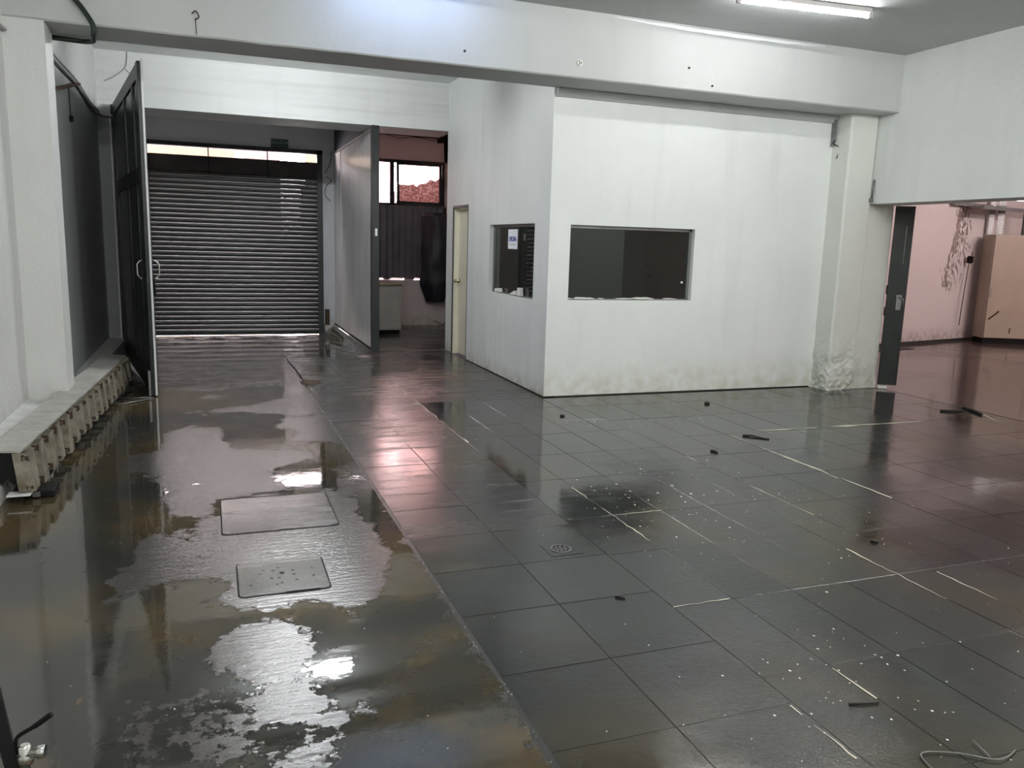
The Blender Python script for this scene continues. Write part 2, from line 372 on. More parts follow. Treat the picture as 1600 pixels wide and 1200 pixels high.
def fz(x, y):
    """floor height: the driveway bay on the left falls towards the street"""
    return -0.18*max(0.0, min(1.0, (y-9.0)/6.0))*(1-smooth01((x-1.80)/0.32))
rnd = random.Random(7)

# ================================================================== FLOOR
def grid_mesh(xs, ys, zf, name, m):
    v = [(x, y, zf(x, y)) for y in ys for x in xs]; nx = len(xs)
    f = [(j*nx+i, j*nx+i+1, (j+1)*nx+i+1, (j+1)*nx+i) for j in range(len(ys)-1) for i in range(nx-1)]
    me = bpy.data.meshes.new(name); me.from_pydata(v, [], f); me.materials.append(M[m]); me.polygons.foreach_set('use_smooth', [True]*len(f)); return me
def rng(a, b, st):
    n = max(1, int(round((b-a)/st))); return [a+(b-a)*i/n for i in range(n+1)]
floor = struct(link('floor', grid_mesh(rng(-1.6, 16, 0.4), rng(-4.2, 15.2, 0.2), lambda x, y: fz(x, y)-(0.0022 if y < 8.7 else 0.15), 'floor', 'joint')), 'dark wet workshop floor of concrete and tiles', 'floor')

POLY = {
 'ra': [(-0.345, 6.823), (-0.236, 6.935), (0.089, 6.831), (0.061, 6.567), (0.079, 6.336), (0.117, 6.115), (0.413, 6.041), (0.664, 5.933), (0.67, 5.712), (0.441, 5.605), (0.329, 5.294), (0.393, 5.139), (0.391, 5.006), (0.272, 4.975), (0.213, 5.054), (0.183, 4.968), (-0.026, 4.933), (-0.043, 4.681), (-0.09, 4.615), (-0.186, 4.668), (-0.274, 4.719), (-0.321, 5.198), (-0.366, 5.549), (-0.561, 5.636), (-0.592, 5.991), (-0.393, 6.241), (-0.4, 6.576)],
 'rb': [(0.452, 6.746), (0.633, 7.124), (0.915, 7.191), (0.922, 6.579), (0.917, 6.058), (0.803, 6.234), (0.651, 6.221), (0.415, 6.23), (0.613, 6.408), (0.613, 6.652)],
 'rc': [(-0.351, 7.538), (-0.114, 7.552), (0.333, 7.734), (0.481, 7.927), (0.93, 8.238), (0.897, 7.261), (0.626, 7.19), (0.294, 7.462), (-0.113, 7.453)],
 'rc2': [(-0.147, 8.214), (-0.008, 8.429), (0.158, 8.19), (0.004, 8.027)],
 'rc3': [(-0.498, 8.784), (-0.065, 8.972), (0.398, 9.077), (0.88, 9.087), (0.909, 8.597), (0.38, 8.7), (-0.065, 8.524), (-0.457, 8.52)],
 'rd': [(-0.366, 4.375), (-0.193, 4.424), (-0.096, 4.52), (0.014, 4.642), (0.168, 4.645), (0.359, 4.735), (0.649, 4.941), (0.779, 4.906), (0.745, 4.604), (0.807, 4.14), (0.798, 3.767), (0.679, 3.339), (0.555, 3.275), (0.403, 3.354), (0.241, 3.338), (0.038, 3.4), (0.002, 3.576), (-0.01, 3.723), (-0.292, 3.734), (-0.376, 3.655), (-0.506, 3.502), (-0.407, 4.034)],
 're': [(0.154, 3.259), (0.383, 3.154), (0.34, 3.003), (0.309, 2.782), (0.313, 2.638), (0.292, 2.438), (0.432, 2.558), (0.457, 2.489), (0.333, 2.325), (0.27, 2.217), (0.27, 2.0), (0.136, 2.0), (0.136, 2.26), (0.156, 2.452), (0.055, 2.521), (0.098, 2.793), (-0.04, 2.882), (-0.062, 3.034), (-0.004, 3.175)],
 'rg': [(0.812, 5.51), (0.913, 5.484), (0.877, 5.15), (0.801, 4.707), (0.751, 4.976)],
 'rf': [(-0.298, 2.71), (-0.041, 2.729), (0.098, 2.584), (0.118, 2.266), (-0.307, 2.404)],
}
HOLE = [[(0.161, 2.476), (0.283, 2.448), (0.276, 2.343), (0.148, 2.357)]]
WEIGHT = {'rf': 0.62, 'rg': 0.8, 'rc3': 0.62, 'rc2': 0.8}
def inside(p, poly):
    x, y = p; c = False; j = len(poly)-1
    for i in range(len(poly)):
        xi, yi = poly[i]; xj, yj = poly[j]
        if (yi > y) != (yj > y) and x < (xj-xi)*(y-yi)/(yj-yi)+xi: c = not c
        j = i
    return c
SX = rng(-1.36, 0.925, 0.03); SY = rng(0.2, 11.2, 0.04)
boxes = {k: (min(p[0] for p in v), max(p[0] for p in v), min(p[1] for p in v), max(p[1] for p in v)) for k, v in POLY.items()}
def grit0(x, y):
    g = 0.0
    for k, pl in POLY.items():
        b = boxes[k]
        if b[0] <= x <= b[1] and b[2] <= y <= b[3] and inside((x, y), pl): g = max(g, WEIGHT.get(k, 1.0))
    for h in HOLE:
        if inside((x, y), h): g = 0.0
    if y > 9.0: g = max(g, 0.36)
    if abs(x-0.93) < 0.02 and y < 8.3: g = max(g, 0.9)
    return g
G = [[grit0(x, y) for x in SX] for y in SY]
ny, nx = len(SY), len(SX)
def blur(G):
    H_ = [[(r_[max(i-1, 0)]+2*r_[i]+r_[min(i+1, nx-1)])*0.25 for i in range(nx)] for r_ in G]
    return [[(H_[max(j-1, 0)][i]+2*H_[j][i]+H_[min(j+1, ny-1)][i])*0.25 for i in range(nx)] for j in range(ny)]
G2 = G
for _ in range(4): G2 = blur(G2)
def edge_x(x, y):
    return x + (0.010*mnoise.noise(Vector((0, y*2.2, 0))) + 0.006*mnoise.noise(Vector((5, y*9, 0)))) * (1 if x > 0.9 else 0)
me = grid_mesh(SX, SY, fz, 'concrete_slab', 'slab')
for v in me.vertices: v.co.x = edge_x(v.co.x, v.co.y)
at = me.attributes.new('grit', 'FLOAT', 'POINT'); at.data.foreach_set('value', [G2[j][i] for j in range(ny) for i in range(nx)])
link('concrete_slab', me, floor)
me = grid_mesh(rng(-1.36, 2.10, 0.04), rng(11.205, 15.0, 0.1), fz, 'concrete_slab', 'slab')
at = me.attributes.new('grit', 'FLOAT', 'POINT'); at.data.foreach_set('value', [0.36]*len(me.vertices))
link('concrete_slab', me, floor)
link('concrete_slab', grid_mesh(rng(2.12, 4.3, 0.3), rng(11.32, 15.0, 0.3), lambda x, y: 0.0, 'concrete_slab', 'tile_lane'), floor)
link('concrete_slab', grid_mesh(rng(3.3, 6.6, 0.5), rng(7.64, 11.25, 0.5), lambda x, y: 0.0, 'concrete_slab', 'grout'), floor)
link('concrete_slab', grid_mesh(rng(7.34, 15.4, 0.5), rng(-1.0, 12.5, 0.5), lambda x, y: 0.0, 'concrete_slab', 'pinkfloor'), floor)
link('concrete_slab', grid_mesh(rng(-1.36, 7.33, 0.5), rng(-4.0, 0.19, 0.5), lambda x, y: 0.0, 'concrete_slab', 'tile'), floor)

def tile(x0, x1, y0, y1, m):
    g = 0.0010+0.0010*rnd.random(); c = 0.0016
    x0 += g; x1 -= g; y0 += g; y1 -= g
    dz = rnd.uniform(-0.0006, 0.0006); tx = rnd.uniform(-0.0009, 0.0009); ty = rnd.uniform(-0.0007, 0.0007); cx, cy = (x0+x1)/2, (y0+y1)/2
    Z = lambda x, y: fz(x, y)+dz+tx*(x-cx)+ty*(y-cy)
    o = [(x0, y0), (x1, y0), (x1, y1), (x0, y1)]; i = [(x0+c, y0+c), (x1-c, y0+c), (x1-c, y1-c), (x0+c, y1-c)]
    b = MB(); b.v = [(x, y, Z(x, y)) for x, y in i]+[(x, y, Z(x, y)-0.0015) for x, y in o]+[(x, y, Z(x, y)-0.013) for x, y in o]
    b.f = [(0, 1, 2, 3)]
    for k in range(4):
        n = (k+1) % 4; b.f.append((4+k, 4+n, n, k)); b.f.append((8+k, 8+n, 4+n, 4+k))
    me = bpy.data.meshes.new('tile'); me.from_pydata(b.v, [], b.f); me.materials.append(M[m]); link('tile', me, floor)
ya = [0.2, 0.66, 1.13, 1.6, 2.07, 2.54, 3.03, 3.5, 3.96, 4.43, 4.89, 5.38, 5.845, 6.325, 6.84, 7.3, 7.75, 8.2, 8.65, 9.1, 9.6, 10.1, 10.65, 11.2]
for a, b_ in zip(ya, ya[1:]):
    for xa, xb in ((0.945, 1.39), (1.39, 1.86)): tile(xa, xb, a, b_, 'tile_lane' if a > 3.9 else 'tile')
ym = [7.52, 7.98, 8.58, 9.2, 9.85, 10.5, 11.25]
for a, b_ in zip(ym, ym[1:]):
    for xa, xb in ((1.86, 2.5), (2.5, 3.17)): tile(xa, xb, a, b_, 'tile_lane')
yb = [0.2, 0.40, 1.0, 1.62, 2.24, 2.855, 3.48, 4.025, 4.79, 5.40, 6.02, 6.45, 7.05, 7.52]
for k, (a, b_) in enumerate(zip(yb, yb[1:])):
    for xa, xb in zip((1.86, 2.17, 2.49, 2.81, 3.13), (2.17, 2.49, 2.81, 3.13, 3.35)): tile(xa, xb, a, b_, 'tile')
xr = [3.35, 3.72, 4.08, 4.44, 4.8, 5.16, 5.52, 5.88, 6.24, 6.6, 6.96, 7.32]
yr = [0.2, 1.0, 1.62, 2.24, 2.86, 3.4, 3.92, 4.49, 5.08, 5.67, 6.38, 7.03, 7.52]
for a, b_ in zip(yr, yr[1:]):
    for xa, xb in zip(xr, xr[1:]):
        if xb > 6.6 and b_ > 7.3: b_ = 7.25
        tile(xa, xb, a, b_, 'tile')

# crumbling cement edge along the crack
b = MB()
for k in range(420):
    y = rnd.uniform(1.4, 8.6); x = edge_x(0.925, y)+rnd.uniform(-0.012, 0.014); s = rnd.uniform(0.002, 0.008)
    i = len(b.v); z = fz(x, y)
    b.v += [(x+s*rnd.uniform(-1, 1), y+s*rnd.uniform(-1, 1), z-0.004) for _ in range(3)]+[(x, y, z+s*0.5)]
    b.f += [(i, i+1, i+3), (i+1, i+2, i+3), (i+2, i, i+3)]; b.sm += [False]*3
o = b.build('crack_crumbs', 'ledge', floor); o['kind'] = 'stuff'

# ================================================================== WALLS
def wall(name, m, boxes_, label=None):
    b = MB()
    for q in boxes_: b.box(*q)
    return struct(b.build(name, m), label)
wall('wall_left', 'left', [(-1.6, -1.33, -4.2, 7.05, -0.02, 3.62)], 'pale grey plastered left wall beside the ribbed guard')
wall('wall_left_far', 'left_far', [(-1.5, -1.20, 7.05, 11.30, -0.1, 3.7)], 'left wall behind the open gate, darker below')
wall('wall_left_bay', 'bay', [(-1.5, -1.15, 11.30, 15.2, -0.3, 3.9)])
wall('trim_1', 'left', [(-1.4, -1.06, 7.0, 7.32, -0.02, 3.04)], 'white pilaster on the left wall under the beam')
# beam with slightly uneven lower edge
b = MB(); n = 60
for k in range(n+1):
    x = -1.4+(6.95+1.4)*k/n; e = 0.005*mnoise.noise(Vector((x*3, 0, 0)))
    b.v += [(x, 7.0, 3.66), (x, 7.0, 3.052+e), (x, 7.012, 3.040+e), (x, 7.50, 3.040), (x, 7.50, 3.7)]
for k in range(n):
    for j in range(4): b.f.append((k*5+j, k*5+j+1, k*5+j+6, k*5+j+5)); b.sm.append(False)
b.f += [(0, 1, 2, 3, 4), (n*5+4, n*5+3, n*5+2, n*5+1, n*5)]; b.sm += [False]*2
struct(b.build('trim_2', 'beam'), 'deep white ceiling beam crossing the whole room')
b = MB(); pts = [3.5+0.12*k for k in range(21)]
for k, x in enumerate(pts):
    hh = 0.035*math.sin(math.pi*k/20)+0.006
    b.v += [(x, 6.994, 3.60+0.01*mnoise.noise(Vector((x*5, 1, 0)))), (x, 6.994, 3.60-hh-0.008*mnoise.noise(Vector((x*8, 2, 0))))]
for k in range(20): b.f.append((2*k, 2*k+1, 2*k+3, 2*k+2)); b.sm.append(False)
o = b.build('trim_3', 'edge'); o['kind'] = 'structure'; o['label'] = 'pale band of fresh filler along the top of the beam'
sol = o.modifiers.new('s', 'SOLIDIFY'); sol.thickness = 0.006; sol.offset = 0
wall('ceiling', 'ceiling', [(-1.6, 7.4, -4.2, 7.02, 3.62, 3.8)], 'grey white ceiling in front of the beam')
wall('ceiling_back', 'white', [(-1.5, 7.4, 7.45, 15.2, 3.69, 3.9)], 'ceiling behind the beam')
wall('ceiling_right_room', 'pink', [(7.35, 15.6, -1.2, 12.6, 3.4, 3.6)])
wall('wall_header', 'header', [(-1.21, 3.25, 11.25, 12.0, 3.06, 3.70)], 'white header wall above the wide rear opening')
wall('wall_rear', 'white', [(-1.6, 7.4, -4.4, -4.2, -0.02, 3.8)])
# steel jamb on the left of the opening
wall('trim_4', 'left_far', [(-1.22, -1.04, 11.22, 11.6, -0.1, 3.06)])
wall('trim_5', 'black_steel', [(-1.05, -0.985, 11.2, 11.26, -0.1, 3.06)], 'dark steel door post at the left end of the opening')
wall('trim_6', 'edge', [(-1.066, -1.05, 11.192, 11.215, 0.0, 2.95)], 'thin bright metal corner strip on the left door post')
# office box
X0 = 3.18
wall('wall_office_side', 'office_side', [(X0, X0+.14, 7.53, 7.92, 0.012, 3.69), (X0, X0+.14, 9.37, 10.25, 0.012, 3.69), (X0, X0+.14, 10.95, 11.27, 0.012, 3.69),
     (X0, X0+.14, 7.92, 9.37, 0.012, 0.97), (X0, X0+.14, 7.92, 9.37, 1.765, 3.69), (X0, X0+.14, 10.25, 10.95, 2.035, 3.69)], 'white office partition wall with the cream door')
wall('wall_office_front', 'office', [(X0+.002, 3.41, 7.528, 7.66, 0.012, 3.04), (4.86, 6.58, 7.528, 7.66, 0.012, 3.04), (3.41, 4.86, 7.528, 7.66, 0.012, 1.0), (3.41, 4.86, 7.528, 7.66, 1.755, 3.04)], 'white office front wall with the wide dark window')
wall('base_gap_office', 'grout', [(X0+.01, X0+.12, 7.54, 10.24, -0.01, 0.013), (X0+.01, 6.58, 7.54, 7.64, -0.01, 0.013)])  # dark strip coloured as the unlit gap under the office walls
b = MB(); b.prism([(7.46, 3.035), (7.527, 3.035), (7.527, 2.965), (7.50, 2.965)], 0, 3.20, 6.60)
struct(b.build('trim_7', 'beam'), 'grey sloped strip under the beam above the office wall')
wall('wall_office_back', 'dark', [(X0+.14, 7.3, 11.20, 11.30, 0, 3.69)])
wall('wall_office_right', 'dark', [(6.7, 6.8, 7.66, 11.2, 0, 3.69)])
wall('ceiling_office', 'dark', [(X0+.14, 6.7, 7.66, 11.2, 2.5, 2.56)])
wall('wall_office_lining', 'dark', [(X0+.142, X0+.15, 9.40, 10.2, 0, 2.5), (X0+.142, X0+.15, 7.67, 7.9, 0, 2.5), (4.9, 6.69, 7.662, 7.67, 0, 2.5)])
# column between office and the right room: chipped at its foot
def rough_box(name, m, x0, x1, y0, y1, z0, z1, label, amp=0.03, hh=0.9, n=14, nz=60):
    ring = []
    for k in range(n): ring.append((x0+(x1-x0)*k/n, y0))
    for k in range(n): ring.append((x1, y0+(y1-y0)*k/n))
    for k in range(n): ring.append((x1-(x1-x0)*k/n, y1))
    for k in range(n): ring.append((x0, y1-(y1-y0)*k/n))
    b = MB(); R = len(ring)
    for j in range(nz+1):
        z = z0+(z1-z0)*(j/nz)**1.6
        for (x, y) in ring:
            a = 0.004+amp*max(0, 1-z/hh)**1.5
            q = Vector((x*7, y*7, z*7)); d = mnoise.noise_vector(q)*a + mnoise.noise_vector(q*3.1)*a*0.5
            corner = 0.012 if (abs(x-x0) < 1e-6 or abs(x-x1) < 1e-6) and (abs(y-y0) < 1e-6) else 0
            b.v.append((x+d.x*0.8+(corner if x < (x0+x1)/2 else -corner), y+d.y*0.8+corner*0.5, z))
    for j in range(nz):
        for k in range(R):
            k2 = (k+1) % R; b.f.append((j*R+k, j*R+k2, (j+1)*R+k2, (j+1)*R+k)); b.sm.append(False)
    b.f.append(tuple(range(nz*R, nz*R+R))); b.sm.append(False)
    return struct(b.build(name, m), label)
rough_box('trim_8', 'column', 6.57, 6.94, 7.26, 7.62, 0.0, 3.05, 'chipped white column between office wall and right doorway', amp=0.05, nz=90, n=18)
rough_box('trim_9', 'column', 6.925, 7.33, 7.30, 8.0, 0.0, 2.12, 'thick plastered jamb of the right doorway', amp=0.012)
wall('wall_right', 'white', [(6.95, 7.35, -4.2, 7.32, 2.10, 3.7), (6.95, 7.35, -4.2, 2.2, 0, 2.10), (6.95, 7.35, 7.32, 8.0, 2.10, 3.7)], 'white wall and lintel over the right doorway')
# shutter wall with door opening, bay partition strip
wall('wall_back', 'shutterwall', [(-1.3, -0.93, 14.95, 15.2, -0.3, 3.9), (1.87, 2.2, 14.95, 15.2, -0.3, 3.9), (-0.93, 1.87, 14.95, 15.2, 3.0, 3.9), (-0.93, 1.87, 14.95, 15.2, -0.4, -0.19)], 'grey wall around the roller shutter under the exit sign')
# kerb beside the ramp at the foot of the back wall
wall('trim_10', 'bay', [(1.93, 2.14, 14.80, 14.95, -0.2, 0.002)])
wall('wall_nook_back', 'nook', [(2.18, 4.4, 14.75, 15.0, 0, 0.83), (2.18, 2.35, 14.9, 15.1, 0.8, 3.9), (2.18, 4.4, 14.9, 15.1, 2.975, 3.9), (4.13, 4.4, 14.9, 15.1, 0.83, 3.9)], 'dim pinkish wall behind the metal partition')
wall('wall_nook_right', 'nook', [(4.26, 4.4, 11.3, 15.0, 0, 3.9)])
wall('wall_outer_right', 'nook', [(4.4, 7.4, 11.3, 11.45, 0, 3.9)])
# right room
def slanted(name, m, p, q, z0, z1, th, label=None):
    b = MB(); d = Vector((q[0]-p[0], q[1]-p[1])).normalized(); nrm = Vector((-d.y, d.x))*th
    b.prism([(p[0], p[1]), (q[0], q[1]), (q[0]+nrm.x, q[1]+nrm.y), (p[0]+nrm.x, p[1]+nrm.y)], 2, z0, z1)
    return struct(b.build(name, m), label)
wall('leak_stop', 'nook', [(2.2, 4.2, 14.9, 15.0, 0.87, 2.18), (2.2, 2.92, 14.9, 15.0, 0.8, 0.95), (3.02, 3.12, 14.9, 15.0, 0.8, 0.95), (3.40, 3.58, 14.9, 15.0, 0.8, 0.95), (3.76, 4.2, 14.9, 15.0, 0.8, 0.95)])  # unseen blocks added behind the corrugated sheet to shape the light leaks
slanted('wall_right_room', 'pink', (7.3, 9.9), (15.5, 11.75), 0, 3.45, 0.2, 'pink lit wall with peeling damp patch in the right room')
wall('wall_right_room_end', 'pink', [(15.3, 15.5, -1.2, 11.8, 0, 3.45)])
wall('wall_right_room_near', 'pink', [(7.35, 15.5, -1.4, -1.2, 0, 3.45)])
wall('wall_right_room_left', 'pink', [(7.33, 7.42, 7.99, 10.1, 0, 3.45)])
wall('wall_right_room_side', 'pink', [(7.352, 7.36, -1.2, 2.2, 0, 3.45), (7.352, 7.36, 2.2, 7.3, 2.1, 3.45)])
slanted('baseboard_right_room', 'grout', (7.5, 9.92), (15.4, 11.70), 0, 0.05, 0.05)
# concrete kerb along the left wall carrying the guard
b = MB(); n = 40
for k in range(n+1):
    y = 3.0+(11.2-3.0)*k/n; z = 0.22+0.012*mnoise.noise(Vector((0, y*3, 0))); xx = -1.13+0.012*(y-3)
    if y < 5.15: z = 0.02
    if y > 7.0: xx = -1.02+0.012*(y-7)
    b.v += [(-1.36, y, z+0.06), (-1.22, y, z+0.03), (xx-.05, y, z), (xx-.05, y, -0.1)]
for k in range(n):
    for j in range(3): b.f.append((4*k+j, 4*k+j+1, 4*k+j+5, 4*k+j+4)); b.sm.append(False)
struct(b.build('baseboard_left', 'left'))

# ================================================================== OUTSIDE
struct(box('street_ground', 'street', -14, 22, 15.22, 40, -0.35, -0.26))
t = thing('street_building', 'sunlit building across the street seen through shutter gap', 'building', loc=(0, 25, -0.26))
adopt(box('yellow_wall', 'yellow', -6, 0.75, 24, 25, -0.26, 4.4), t)
adopt(box('white_wall', 'pale', 0.75, 1.0, 24.02, 25, -0.26, 4.4), t)
adopt(box('rose_wall', 'rose', 1.0, 1.95, 24.03, 25, -0.26, 4.4), t)
adopt(box('low_wall', 'rose', 2.6, 9, 24.0, 25, -0.26, 2.95), t)
adopt(box('end_wall', 'yellow', 2.62, 3.35, 23.9, 24.0, -0.26, 4.4), t)

# ================================================================== ROLLER SHUTTER
t = thing('roller_shutter', 'closed grey corrugated roller shutter filling the driveway opening', 'shutter', loc=(0.47, 14.9, -0.18))
PITCH_S = 0.0785
def slat_mesh(x0, x1):
    b = MB(); pr = []
    for k in range(9):
        a = k/8; z = a*PITCH_S; y = -0.026*math.sin(math.pi*min(1, a/0.80))**0.8 if a < 0.80 else 0.004
        pr.append((y, z))
    n = len(pr)
    for x in (x0, x1):
        for (y, z) in pr: b.v.append((x, y, z))
    for k in range(n-1): b.f.append((k, k+1, n+k+1, n+k)); b.sm.append(k < 6)
    me = b.mesh('slat', 'slat'); return me
sm_ = slat_mesh(-0.90, 1.85)
nsl = 35; z = -0.135
for k in range(nsl):
    o = link('slat', sm_); o.location = (0, 14.93, z+k*PITCH_S); adopt(o, t)
adopt(box('bottom_rail', 'black_steel', -0.90, 1.85, 14.91, 14.95, -0.168, -0.13), t)
ztop = z+nsl*PITCH_S
adopt(box('top_band', 'roll', -0.90, 1.85, 14.90, 14.95, ztop-0.02, 2.845), t)
o = t.children[-1]; o.scale = (1, 1, 1)
adopt(box('guide_rail', 'black_steel', -1.0, -0.88, 14.86, 14.96, -0.19, 3.0), t)
adopt(box('guide_rail', 'black_steel', 1.83, 1.92, 14.86, 14.96, -0.19, 3.052), t)
adopt(box('top_rail', 'black_steel', -1.0, 1.92, 14.86, 14.96, 2.985, 3.052), t)
for x in (0.05, 1.0): adopt(box('strap', 'black', x-0.009, x+0.009, 14.885, 14.90, 2.55, 3.0), t)
adopt(box('small_bracket', 'rust', 1.95, 2.02, 14.84, 14.94, 0.0, 0.28), t)

# SALIDA sign
t = thing('exit_sign', 'small faded green sign reading SALIDA above the shutter', 'sign', loc=(1.21, 14.94, 3.05))
t = adopt(box('sign_plate', 'sign_green', 1.065, 1.355, 14.93, 14.948, 3.06, 3.205, bev=0.003), t)
RX = Matrix.Rotation(math.pi/2, 4, 'X')
adopt(text_mesh('SALIDA', 0.088, 'lettering', 'sign_pale', RX, (1.21, 14.929, 3.15)), t)
b = MB()
for k in range(9): b.box(1.085+k*0.029, 1.085+k*0.029+0.017, 14.926, 14.930, 3.075, 3.092)
adopt(b.build('small_print', 'sign_pale'), t)

# loose cables right of shutter
b = MB()
def curve(pts, n=8):
    out = []; P = [Vector(p) for p in pts]
    for i in range(len(P)-1):
        p0 = P[max(i-1, 0)]; p1 = P[i]; p2 = P[i+1]; p3 = P[min(i+2, len(P)-1)]
        for k in range(n):
            s = k/n; out.append(0.5*((2*p1)+(p2-p0)*s+(2*p0-5*p1+4*p2-p3)*s*s+(3*p1-p0-3*p2+p3)*s**3))
    out.append(P[-1]); return out
b.tube(curve([(2.08, 14.90, 3.05), (2.06, 14.90, 2.85), (1.97, 14.90, 2.68)]), 0.006, 5)
tag(b.build('loose_cable', 'black'), 'upper thin black cable hanging right of the shutter', 'cable'); b = MB()
b.tube(curve([(1.98, 14.90, 2.62), (2.08, 14.90, 2.55), (1.99, 14.90, 2.46), (1.97, 14.90, 2.3), (2.06, 14.90, 2.2)]), 0.006, 5)
tag(b.build('loose_cable', 'black'), 'lower curled black cable right of the shutter', 'cable')

# ================================================================== METAL PARTITION + NOOK
t = thing('metal_partition', 'long galvanised sheet partition between driveway and back nook', 'partition', loc=(2.15, 11.3, 0))
adopt(box('metal_sheet', 'galv', 2.135, 2.165, 11.28, 14.155, 0.01, 3.03), t)
adopt(box('metal_sheet', 'galv', 2.130, 2.160, 14.162, 14.94, 0.01, 3.03), t)
adopt(box('top_angle', 'zinc', 2.115, 2.175, 11.4, 14.94, 3.005, 3.035), t)
adopt(box('upper_board', 'navy', 2.14, 2.165, 12.01, 14.94, 3.04, 3.68), t)
adopt(box('post', 'black_steel', 2.10, 2.205, 11.20, 11.30, 0.0, 3.06, bev=0.004), t)
adopt(box('floor_channel', 'black', 2.115, 2.18, 11.3, 14.94, 0.001, 0.025), t)
tag(box('paper_scrap', 'paper', 2.122, 2.127, 14.3, 14.62, 2.46, 2.66), 'small white paper stuck on metal partition near the shutter', 'paper')
tag(box('sticker', 'edge', 2.145, 2.175, 11.188, 11.197, 1.60, 1.70), 'small white sticker on the dark partition post', 'sticker')

wn = thing('window_1', 'window', 'window', loc=(3.2, 14.9, 2.2)); del wn['label']; del wn['category']; wn['kind'] = 'structure'
b = MB()
b.box(2.35, 4.14, 14.86, 14.92, 2.93, 2.985).box(2.35, 4.14, 14.86, 14.92, 2.175, 2.215).box(4.085, 4.14, 14.86, 14.92, 2.2, 2.95).box(2.35, 2.39, 14.86, 14.92, 2.2, 2.95).box(3.12, 3.20, 14.86, 14.92, 2.2, 2.95)
adopt(b.build('window_frame', 'black_steel'), wn)
T = Matrix.Translation((3.66, 14.86, 2.575)) @ Matrix.Rotation(math.radians(-4), 4, 'X')
b = MB(); b.box(-0.42, 0.42, -0.02, 0.02, 0.325, 0.36, T).box(-0.42, 0.42, -0.02, 0.02, -0.36, -0.325, T).box(-0.42, -0.375, -0.02, 0.02, -0.36, 0.36, T).box(0.375, 0.42, -0.02, 0.02, -0.36, 0.36, T)
sash = adopt(b.build('tilting_sash', 'black_steel'), wn)
b = MB(); prof = [(-0.375, -0.33), (0.375, -0.33), (0.375, 0.12), (0.30, 0.06), (0.22, 0.10), (0.12, 0.02), (0.0, 0.0), (-0.05, -0.05), (-0.1, 0.0), (-0.2, -0.03), (-0.375, -0.02)]
b.v = [tuple(T @ Vector((x, 0.005, z))) for x, z in prof]; b.f = [tuple(range(len(prof)))]; b.sm = [False]
adopt(b.build('broken_frosted_pane', 'frost'), sash)
adopt(box('pane', 'glass_dirty', 2.39, 3.12, 14.89, 14.895, 2.215, 2.93), wn)
b = MB(); b.box(-0.375, 0.375, 0.012, 0.016, -0.33, 0.33, T); adopt(b.build('pane', 'glass_dirty'), sash)

# corrugated sheet covering the low opening
b = MB(); xs = [2.36+0.01*k for k in range(178)]
for x in xs:
    ph = (x-2.36) % 0.235; y = 14.87-(0.03 if ph < 0.06 else 0.0) - (0.012 if 0.11 < ph < 0.13 else 0)
    zb = 0.865+0.01*mnoise.noise(Vector((x*6, 0, 0)))-(0.02 if int(x*7) % 3 == 0 else 0)
    b.v += [(x, y, zb), (x, y, 2.17)]
for k in range(len(xs)-1): b.f.append((2*k, 2*k+2, 2*k+3, 2*k+1)); b.sm.append(False)
o = tag(b.build('corrugated_sheet', 'corr'), 'dark grey ribbed metal sheet below the nook window', 'sheet')
sol = o.modifiers.new('s', 'SOLIDIFY'); sol.thickness = 0.003

t = thing('low_cabinet', 'off-white low cabinet with olive lid behind the partition post', 'cabinet', loc=(2.65, 13.5, 0))
adopt(box('body', 'whitebox', 2.25, 2.99, 13.30, 14.0, 0.07, 0.80, bev=0.008), t)
adopt(box('lid', 'boxtop', 2.24, 3.0, 13.28, 14.02, 0.805, 0.84, bev=0.006), t)
adopt(box('door', 'whitebox', 2.29, 2.965, 13.285, 13.30, 0.10, 0.70, bev=0.004), t)
adopt(box('plinth', 'black', 2.27, 2.97, 13.34, 13.98, 0.0, 0.07), t)
b = MB(); nx_, nz_ = 16, 26
for j in range(nz_+1):
    z = 0.45+1.6*j/nz_; wv = 1.0-(0.35 if z < 0.8 else 0.0)*((0.8-z)/0.35 if z < 0.8 else 0)
    for k in range(nx_+1):
        a = math.pi*k/nx_; q = mnoise.noise(Vector((k*0.4, z*2.0, 0)))
        b.v.append((3.90-math.cos(a)*(0.27+0.05*q)*wv, 14.55-math.sin(a)*(0.28+0.08*q)*wv, z))
for j in range(nz_):
    for k in range(nx_): i = j*(nx_+1)+k; b.f.append((i, i+1, i+nx_+2, i+nx_+1)); b.sm.append(True)
b.f.append(tuple(nz_*(nx_+1)+k for k in range(nx_+1))); b.sm.append(False)
tag(b.build('hanging_tarpaulin', 'tarp'), 'black tarpaulin bundle hanging in the right corner of nook', 'tarpaulin')
b = MB(); b.tube([(3.86, 14.1, 0.03), (3.96, 14.2, 0.04), (4.02, 14.12, 0.16)], 0.012, 6); b.tube([(3.82, 14.3, 0.12), (4.03, 14.0, 0.03)], 0.01, 6)
tag(b.build('scrap_rods', 'zinc'), 'bent scrap rods on the nook floor below the tarpaulin', 'scrap')
b = MB(); b.tube([(4.16, 14.22, 0.0), (4.15, 14.22, 0.30), (4.12, 14.2, 0.36), (4.06, 14.18, 0.44)], [0.05, 0.03, 0.055, 0.004], 6)
tag(b.build('white_rag', 'paper'), 'small white rag draped on stub near nook corner beside office wall', 'rag')
b = MB(); b.tube([(2.2, 14.82, 3.42), (4.2, 14.82, 3.40)], 0.013, 6); b.tube(curve([(3.0, 14.82, 3.41), (3.3, 14.80, 3.36), (3.6, 14.82, 3.39), (3.9, 14.8, 3.35), (4.1, 14.82, 3.38)]), 0.006, 5); b.box(4.0, 4.1, 14.8, 14.9, 3.32, 3.44)
